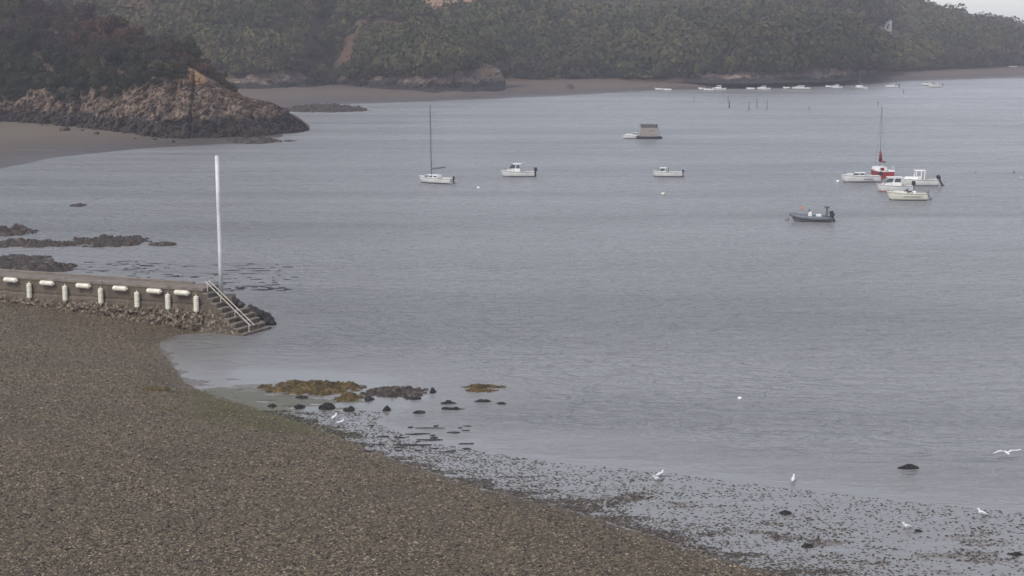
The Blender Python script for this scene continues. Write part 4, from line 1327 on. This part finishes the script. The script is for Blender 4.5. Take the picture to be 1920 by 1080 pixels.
mast_rig(r, .5, 1.3, 7.4, 2.2, 2.0, M_canvas, 6.4, .85, mastr=.09)
# withies (thin posts)
for i, (a, b, hpx) in enumerate([(1301, 190, 9), (1367, 202, 14), (1365, 190, 10), (1404, 207, 16), (1419, 201, 17), (1438, 206, 20), (1517, 206, 8), (1646, 198, 10), (1694, 175, 8), (1219, 168, 12), (1232, 168, 26)]):
    x, y = (float(v) for v in G(a, b, 0))
    z = float(Zat(a, b - hpx, y)[1])
    lab = ['short mooring stake left of the withies', 'darkest stake with a thick foot', 'thin stake behind the darkest one', 'thin withy left of the central pair', 'tallest withy of the central pair', 'withy right of the central pair', 'short stake right of the withies', 'stake out under the small sailing boat', 'short dark stake right of the small sailing boat', 'pale stake at the left end of the far boats', 'thin tall pole at the edge of the tidal flat'][i]
    o = empty('mooring_stake', (x, y, -.3)); tag(o, lab, 'stake', 'thin stakes standing in the bay')
    MB().tube([(0, 0, 0), (.03, 0, (z + .3) * .5), (rnd.uniform(-.1, .1), 0, z + .3)], [.11, .09, .06] if i != 1 else [.25, .15, .08], 7).build('stake_shaft', M_post, o)
    MB().tube([(0, 0, .25), (0, 0, .45)], .12, 7).build('weed_collar', M_darkrock, o)

def terrain_point(A, par, PX, px, pr):
    """nearest lofted terrain point by pixel column and profile parameter"""
    j = int(round((px - PX[0, 0]) / (PX[0, -1] - PX[0, 0]) * (PX.shape[1] - 1)))
    i = int(np.argmin(np.abs(par[:, 0] - pr)))
    j = min(max(j, 0), PX.shape[1] - 1)
    return A[i, j]

_best = None
for _pr in np.linspace(2.2, 3.9, 60):
    _P = terrain_point(FA, FPAR, FPX, 1659, _pr)
    _v = (_P[2] - H_CAM) / _P[1]
    _py = 540 - F_PX * (sp + cp * _v) / (cp - sp * _v)
    if _best is None or abs(_py - 58) < _best[0]: _best = (abs(_py - 58), _pr)
HOUSE_PR = float(_best[1])
print('HOUSE', _best, terrain_point(FA, FPAR, FPX, 1659, HOUSE_PR))
# ------------------------------------------------------------------ house on the far hill
HP = terrain_point(FA, FPAR, FPX, 1659, HOUSE_PR)
hx, hy, hz = (float(v) for v in HP)
o = empty('house', (hx, hy, hz + 1.6)); tag(o, 'white gabled house half hidden in the far wood', 'house')
MB().add([(-3, -3, 0), (3, -3, 0), (3, 5, 0), (-3, 5, 0), (-3, -3, 4.6), (3, -3, 4.6), (3, 5, 4.6), (-3, 5, 4.6), (0, -3, 8.4), (0, 5, 8.4)],
         [(0, 1, 5, 8, 4), (1, 2, 6, 5), (2, 3, 7, 9, 6), (3, 0, 4, 7), (3, 2, 1, 0)]).build('wall', M_render, o)
rf = MB()
for sg_ in (-1, 1):
    rf.hexa([(sg_ * 3.35, -3.3, 4.25), (sg_ * 3.35, 5.3, 4.25), (0, 5.3, 8.43), (0, -3.3, 8.43), (sg_ * 3.35, -3.3, 4.45), (sg_ * 3.35, 5.3, 4.45), (0, 5.3, 8.65), (0, -3.3, 8.65)])
rfo = rf.build('roof', M_slate, o)
MB().box(-.4, .4, 3.8, 4.6, 7.6, 9.6).build('chimney', M_render, rfo)
MB().box(-3.1, 3.1, -3.1, 5.1, -3.0, -.002).build('basement_wall', M_render, o)
for (a, b) in ((-1.5, 1.4), (1.5, 1.4), (0, 5.0)):
    wd = MB().box(a - .45, a + .45, -3.03, -2.98, b, b + 1.2).build('window', M_glass, o)
    MB().box(a - .55, a + .55, -3.1, -3.035, b - .12, b - .02).build('sill', M_white, wd)
MB().box(-5.5, -3.2, -2.5, 1.5, 0, 2.4).build('side_annex', M_render, o)

# ------------------------------------------------------------------ trees and shrubs
def crown_mesh(nf, R, H, leaf, seed, lobes=7, name='crown', jit=.38):
    """leaf-sized quads filling several lobes; base at z=0"""
    r = np.random.default_rng(seed)
    lc = r.normal(size=(lobes, 3)) * np.array([.42, .42, .26]) * np.array([R, R, H]) + np.array([0, 0, H * .55])
    lr = (.34 + .3 * r.random(lobes)) * R
    k = r.integers(0, lobes, nf)
    d = r.normal(size=(nf, 3)); d /= np.linalg.norm(d, axis=1)[:, None]
    rad = lr[k] * (.72 + .36 * r.random(nf)) * (1 + .25 * vnoise(d[:, 0] * 3 + k, d[:, 1] * 3, d[:, 2] * 3, seed))
    c = lc[k] + d * rad[:, None] * np.array([1, 1, H / R * .75])
    c[:, 2] = np.maximum(c[:, 2], 0.05 * H)
    n = d + r.normal(size=(nf, 3)) * jit; n /= np.linalg.norm(n, axis=1)[:, None]
    a = np.cross(n, r.normal(size=(nf, 3))); a /= np.linalg.norm(a, axis=1)[:, None]
    b = np.cross(n, a)
    s = leaf * (.6 + .8 * r.random(nf))[:, None]
    V = np.stack([c - a * s - b * s * .7, c + a * s - b * s * .6, c + a * s * .8 + b * s * .8, c - a * s * .9 + b * s * .6], 1).reshape(-1, 3)
    F = np.arange(nf * 4).reshape(-1, 4)
    return V, F

def trunk_mb(H, R, seed, r0=.14):
    r = random.Random(seed)
    m = MB()
    m.tube([(0, 0, -.6), (.05, 0, H * .25), (.1, .05, H * .5)], [r0, r0 * .8, r0 * .5], 7)
    for k in range(5):
        a = r.random() * 6.28; e = R * .55
        m.tube([(.05, 0, H * (.15 + .06 * k)), (math.cos(a) * e * .5, math.sin(a) * e * .5, H * .45), (math.cos(a) * e, math.sin(a) * e, H * .72)], [r0 * .55, r0 * .35, r0 * .15], 5)
    return m

def proto(kind, nf, R, H, leaf, seed, name, mat):
    V, F = crown_mesh(nf, R, H, leaf, seed)
    cm = raw_mesh('crown', V, F, mat)
    tm = trunk_mb(H, R, seed).mesh('trunk', M_bark)
    return cm, tm

protos = {}
for fam, mat in M_leaf.items():
    protos[fam] = [proto(fam, 2600 if fam != 'bare' else 1900, 1.9, 2.6, .13 if fam != 'bare' else .10, 11 + 7 * k, 'shrub', mat) for k in range(3)]

fam_label = {
    'evergreen': ('dark evergreen bush on the headland slope above the cliff', 'dark evergreen bushes on the headland'),
    'russet': ('russet brown bush on the headland slope above the cliff', 'russet bushes on the headland'),
    'olive': ('olive green bush on the headland slope above the cliff', 'olive bushes on the headland'),
    'bare': ('grey brown leafless bush on the headland slope', 'leafless bushes on the headland'),
}
def place_plant(fam, k, P, s, sz, label, group, cat='bush', name='shrub', mats=None):
    cm, tm = protos[fam][k]
    o = empty(name, (float(P[0]), float(P[1]), float(P[2]) - .25), rnd.random() * 6.28)
    o.scale = (s, s, sz)
    tag(o, label, cat, group)
    link('crown', cm, o); link('trunk', tm, o)
    return o

def head_family(px, pr):
    n = float(fbm(np.array(px * .012), np.array(pr * 1.5), octaves=3, seed=66))
    if px < 150 and pr < 3.42: return 'evergreen' if n < .35 else 'olive'
    if 225 < px < 290 and pr < 3.45: return 'evergreen'
    if 150 <= px <= 225 and pr < 3.3: return 'evergreen' if n < -.05 else 'olive'
    if px > 330: return 'russet' if pr < 3.4 else 'olive'
    if 170 < px < 260 and pr > 3.5: return 'russet'
    return 'russet' if n > .28 else ('bare' if n > -.3 else 'olive')

cnt = 0
pls = []
for i in range(3600):
    px = rnd.uniform(-120, 440); pr = rnd.uniform(2.86, 4.05)
    P = terrain_point(HA, HPAR, HPX, px, pr)
    if pr < 3.0 and 332 < px < 425: continue
    if px > 352 and pr < 3.06: continue
    s = rnd.uniform(.7, 1.75) * (1.0 if px < 320 else max(.36, 1 - (px - 320) / 130))
    ok = True
    for q in pls:
        if (q[0] - P[0]) ** 2 + ((q[1] - P[1]) * .8) ** 2 < (1.15 * (q[2] + s)) ** 2 * .98: ok = False; break
    if not ok: continue
    pls.append((P[0], P[1], s)); cnt += 1
    fam = head_family(px, pr)
    lab, grp = fam_label[fam]
    zsc = s * rnd.uniform(.8, 1.15)
    place_plant(fam, rnd.randrange(3), P, s, zsc, lab, grp)
print('headland shrubs', cnt)

# bushes hanging at the cliff edge
for i in range(56):
    px = rnd.uniform(-60, 345)
    P = terrain_point(HA, HPAR, HPX, px, rnd.uniform(2.35, 2.95) if math.sin(px * .07) + .6 * math.sin(px * .19) > -.2 else rnd.uniform(2.8, 2.95))
    fam = 'evergreen' if px < 150 or 215 < px < 300 else 'olive'
    s = rnd.uniform(.4, .75)
    place_plant(fam, rnd.randrange(3), P, s, s * .8, 'small ' + fam.replace('evergreen', 'dark green') + ' bush clinging to the cliff edge of the headland', 'cliff edge bushes')

# --- woodland masses on the middle and far hills
crowns = [crown_mesh(460, 3.6, 4.2, .36, 200 + k, 9, jit=.25) for k in range(8)]
crowns_s = [crown_mesh(640, 2.4, 2.1, .20, 300 + k, 9, jit=.25) for k in range(8)]
def mass(name, label, A, par, PX, n, pr_rng, px_rng, smin, smax, cr, skip=None, spacing=1.0, seed=1, patch=.02, bare=-9):
    r = np.random.default_rng(seed)
    cell = {}
    VV, FF, TT = [], [], []
    base = 0; placed = 0
    for it in range(n):
        px = r.uniform(*px_rng); pr = r.uniform(*pr_rng)
        P = terrain_point(A, par, PX, px, pr)
        if P[2] < 1.6: continue
        if skip and skip(px, pr): continue
        nb = float(fbm(np.array(P[0] * .03), np.array(P[1] * .02), np.array(P[2] * .05), octaves=3, seed=81))
        if nb < bare: continue
        s = smin + (smax - smin) * np.clip(r.random() * .7 + .45 * nb + .25, 0, 1)
        if name == 'hillside_wood' and 1600 < px < 1715 and HOUSE_PR - .9 < pr < HOUSE_PR + .1: s = .62
        g = 3.6 * spacing * s
        key = (int(P[0] // g), int(P[1] // g))
        if key in cell: continue
        cell[key] = 1
        V, F = cr[r.integers(0, len(cr))]
        a = r.random() * 6.28
        c, si = math.cos(a), math.sin(a)
        zs = s * (.8 + .5 * r.random())
        W_ = np.stack([(V[:, 0] * c - V[:, 1] * si) * s + P[0], (V[:, 0] * si + V[:, 1] * c) * s + P[1], V[:, 2] * zs + P[2] - .4], 1)
        VV.append(W_); FF.append(F + base); base += len(V)
        TT.append(np.full(len(V), np.clip(.5 + 1.5 * float(fbm(np.array(P[0] * patch), np.array(P[1] * patch * .7), np.array(P[2] * patch * 1.5), octaves=3, seed=71)) + .3 * (r.random() - .5), 0, 1), np.float32)); placed += 1
    me = raw_mesh(name, np.vstack(VV), np.vstack(FF), M_wood, {'tint': np.concatenate(TT)})
    print(name, placed)
    return tag(link(name, me), label, 'woodland', kind='stuff')

mass('hillside_scrub', 'mixed scrub and small trees covering the middle hill', MA, MPAR, MPX, 9000, (1.95, 4.05), (-40, 945), .6, 3.0, crowns_s, spacing=.7, seed=3, bare=-.1, patch=.03,
     skip=lambda px, pr: (850 < px < 872 and pr < 2.3) or (896 < px < 922 and pr < 2.25))
mass('hillside_wood', 'hazy woodland covering the far hill', FA, FPAR, FPX, 14000, (1.9, 4.05), (700, 2200), .8, 2.5, crowns, spacing=.78, seed=5,
     skip=lambda px, pr: (px < 945 and pr > 2.62) or (1630 < px < 1690 and HOUSE_PR - .9 < pr < HOUSE_PR + .12) or (px > 1950 and pr < 3))

# individually readable trees: foot of the middle hill and the skyline of the far hill
pt = []
M_tree = leaf_material('tree_leaves', [(0.03, 0.042, 0.02), (0.05, 0.05, 0.028), (0.065, 0.052, 0.036)])
for k in range(4):
    V, F = crown_mesh(900, 3.4, 5.2, .30, 400 + k, 8)
    pt.append((raw_mesh('crown', V + np.array([0, 0, 1.4]), F, M_tree), trunk_mb(7.0, 3.4, 500 + k, .25).mesh('trunk', M_bark)))
protos['tree'] = pt
for i in range(34):
    px = 450 + i * 14.2 + rnd.uniform(-5, 5)
    if 850 < px < 925: continue
    P = terrain_point(MA, MPAR, MPX, px, rnd.uniform(1.95, 2.2))
    s = rnd.uniform(.55, .95) * (1.0 if px < 600 else .75)
    place_plant('tree', rnd.randrange(4), P, s, s, 'rounded grey green tree at the cliff top along the middle hill foot', 'trees along the middle hill cliff top', 'tree', 'tree')
for i in range(30):
    px = 1690 + i * 9 + rnd.uniform(-4, 4)
    P = terrain_point(FA, FPAR, FPX, px, 3.98)
    s = rnd.uniform(.6, 1.15)
    place_plant('tree', rnd.randrange(4), P, s, s * rnd.uniform(.8, 1.1), 'hazy tree standing on the skyline of the far hill at the right', 'skyline trees on the far hill', 'tree', 'tree')
for (px, pr, s, sz, lab) in [(1640, 3.6, 1.3, 2.0, 'tall dark tree behind the left side of the white house'), (1672, 3.75, 1.3, 1.9, 'tall dark tree behind the right side of the white house'),
                             (1500, 3.7, 1.5, 2.1, 'tallest dark tree rising into the fog left of the house'), (1035, 2.6, 1.7, 1.9, 'pale green rounded tree standing out on the far hill')]:
    P = terrain_point(FA, FPAR, FPX, px, pr)
    place_plant('tree', rnd.randrange(4), P, s, sz, lab, None, 'tree', 'tree')

# ------------------------------------------------------------------ gulls
def gull_meshes():
    b = MB()
    path = [(-.26, 0, .10), (-.18, 0, .12), (-.08, 0, .14), (.04, 0, .17), (.13, 0, .215), (.17, 0, .27), (.185, 0, .315), (.215, 0, .335), (.25, 0, .33)]
    b.tube(path, [.012, .045, .085, .095, .07, .045, .05, .042, .014], 12)
    body = b.mesh('body', M_gullw, smooth=True)
    wings = []
    for sg_ in (-1, 1):
        w = MB(); w.tube([(.09, sg_ * .07, .20), (0, sg_ * .092, .185), (-.12, sg_ * .07, .15), (-.3, sg_ * .02, .115)], [.02, .055, .04, .008], 8)
        wings.append(w.mesh('wing', M_gullg, smooth=True))
    beak = MB().tube([(.24, 0, .33), (.31, 0, .318)], [.014, .004], 6).mesh('beak', M_beak)
    legs = []
    for sg_ in (-1, 1):
        l = MB(); l.tube([(.0, sg_ * .035, .1), (-.01, sg_ * .035, .05), (.0, sg_ * .035, .0)], .008, 5); l.box(-.01, .045, sg_ * .035 - .02, sg_ * .035 + .02, -.004, .004)
        legs.append(l.mesh('leg', M_gullleg))
    return body, wings, beak, legs
GM = gull_meshes()
def gull(px, py, rz, label, sc=1.0):
    x, y = (float(v) for v in G(px, py, 0))
    o = empty('gull', (x, y, 0.0), math.radians(rz)); o.scale = (sc,) * 3
    tag(o, label, 'gull', 'gulls standing in the shallows')
    link('body', GM[0], o); link('beak', GM[2], o)
    for w in GM[1]: link('wing', w, o)
    for l in GM[3]: link('leg', l, o)
gull(1232, 903, 205, 'left gull of the close pair at the edge of the pebbly flat')
gull(1237, 895, 30, 'right gull of the close pair, half behind the other')
gull(1487, 904, 70, 'single white gull wading in the calm water right of the pair')
gull(1842, 968, 150, 'gull at the right standing beside faint ripples')
gull(1701, 993, 190, 'gull near the dark stone at the lower right', 1.0)
gull(627, 787, 60, 'gull in front of the row of dark rocks')
gull(638, 797, 10, 'gull lowest by the green weed, facing right', 1.0)
# gull in flight low over the water
fx, fy = (float(v) for v in G(1887, 862, 0.0))
o = empty('gull', (fx, fy, .35), math.radians(100)); o.scale = (1.1,) * 3
tag(o, 'gull gliding low over the water at the right edge, wings spread', 'gull')
MB().tube([(-.26, 0, .0), (-.15, 0, .01), (0, 0, .02), (.12, 0, .03), (.2, 0, .045), (.26, 0, .04)], [.03, .05, .075, .06, .045, .014], 10).build('body', M_gullw, o, smooth=True)
for sg_ in (-1, 1):
    w = MB()
    pr = [(.08, .05, .04, .14), (.11, .25, .13, .15), (.06, .45, .12, .12), (-.04, .7, .04 if sg_ > 0 else .16, .02)]
    vs = []
    for (xx, yy_, zz_, ch) in pr:
        vs += [(xx, sg_ * yy_, zz_), (xx - ch, sg_ * yy_, zz_ - .005), (xx - ch * .4, sg_ * yy_, zz_ + .02)]
    fs = []
    for k in range(3):
        a = k * 3
        for q, w_ in ((0, 2), (2, 1), (1, 0)):
            fs.append((a + q, a + w_, a + 3 + w_, a + 3 + q))
    w.add(vs, fs); w.build('wing', M_gullw, o)
MB().tube([(.25, 0, .04), (.31, 0, .03)], [.013, .004], 6).build('beak', M_beak, o)

# ------------------------------------------------------------------ haze
HZ = True
if HZ:
    m = bpy.data.materials.new('haze')
    m.use_nodes = True
    nt = m.node_tree
    nt.nodes.clear()
    out = nt.nodes.new('ShaderNodeOutputMaterial')
    pv = nt.nodes.new('ShaderNodeVolumePrincipled')
    pv.inputs['Color'].default_value = (0.92, 0.90, 1.0, 1)
    pv.inputs['Density'].default_value = 0.00031
    pv.inputs['Anisotropy'].default_value = 0.1
    nt.links.new(pv.outputs[0], out.inputs['Volume'])
    hb = MB().box(-1500, 1500, -350, 1850, -4.0, 95.0).build('haze', m)
    tag(hb, 'thin grey sea haze over the whole bay', 'haze', kind='stuff')
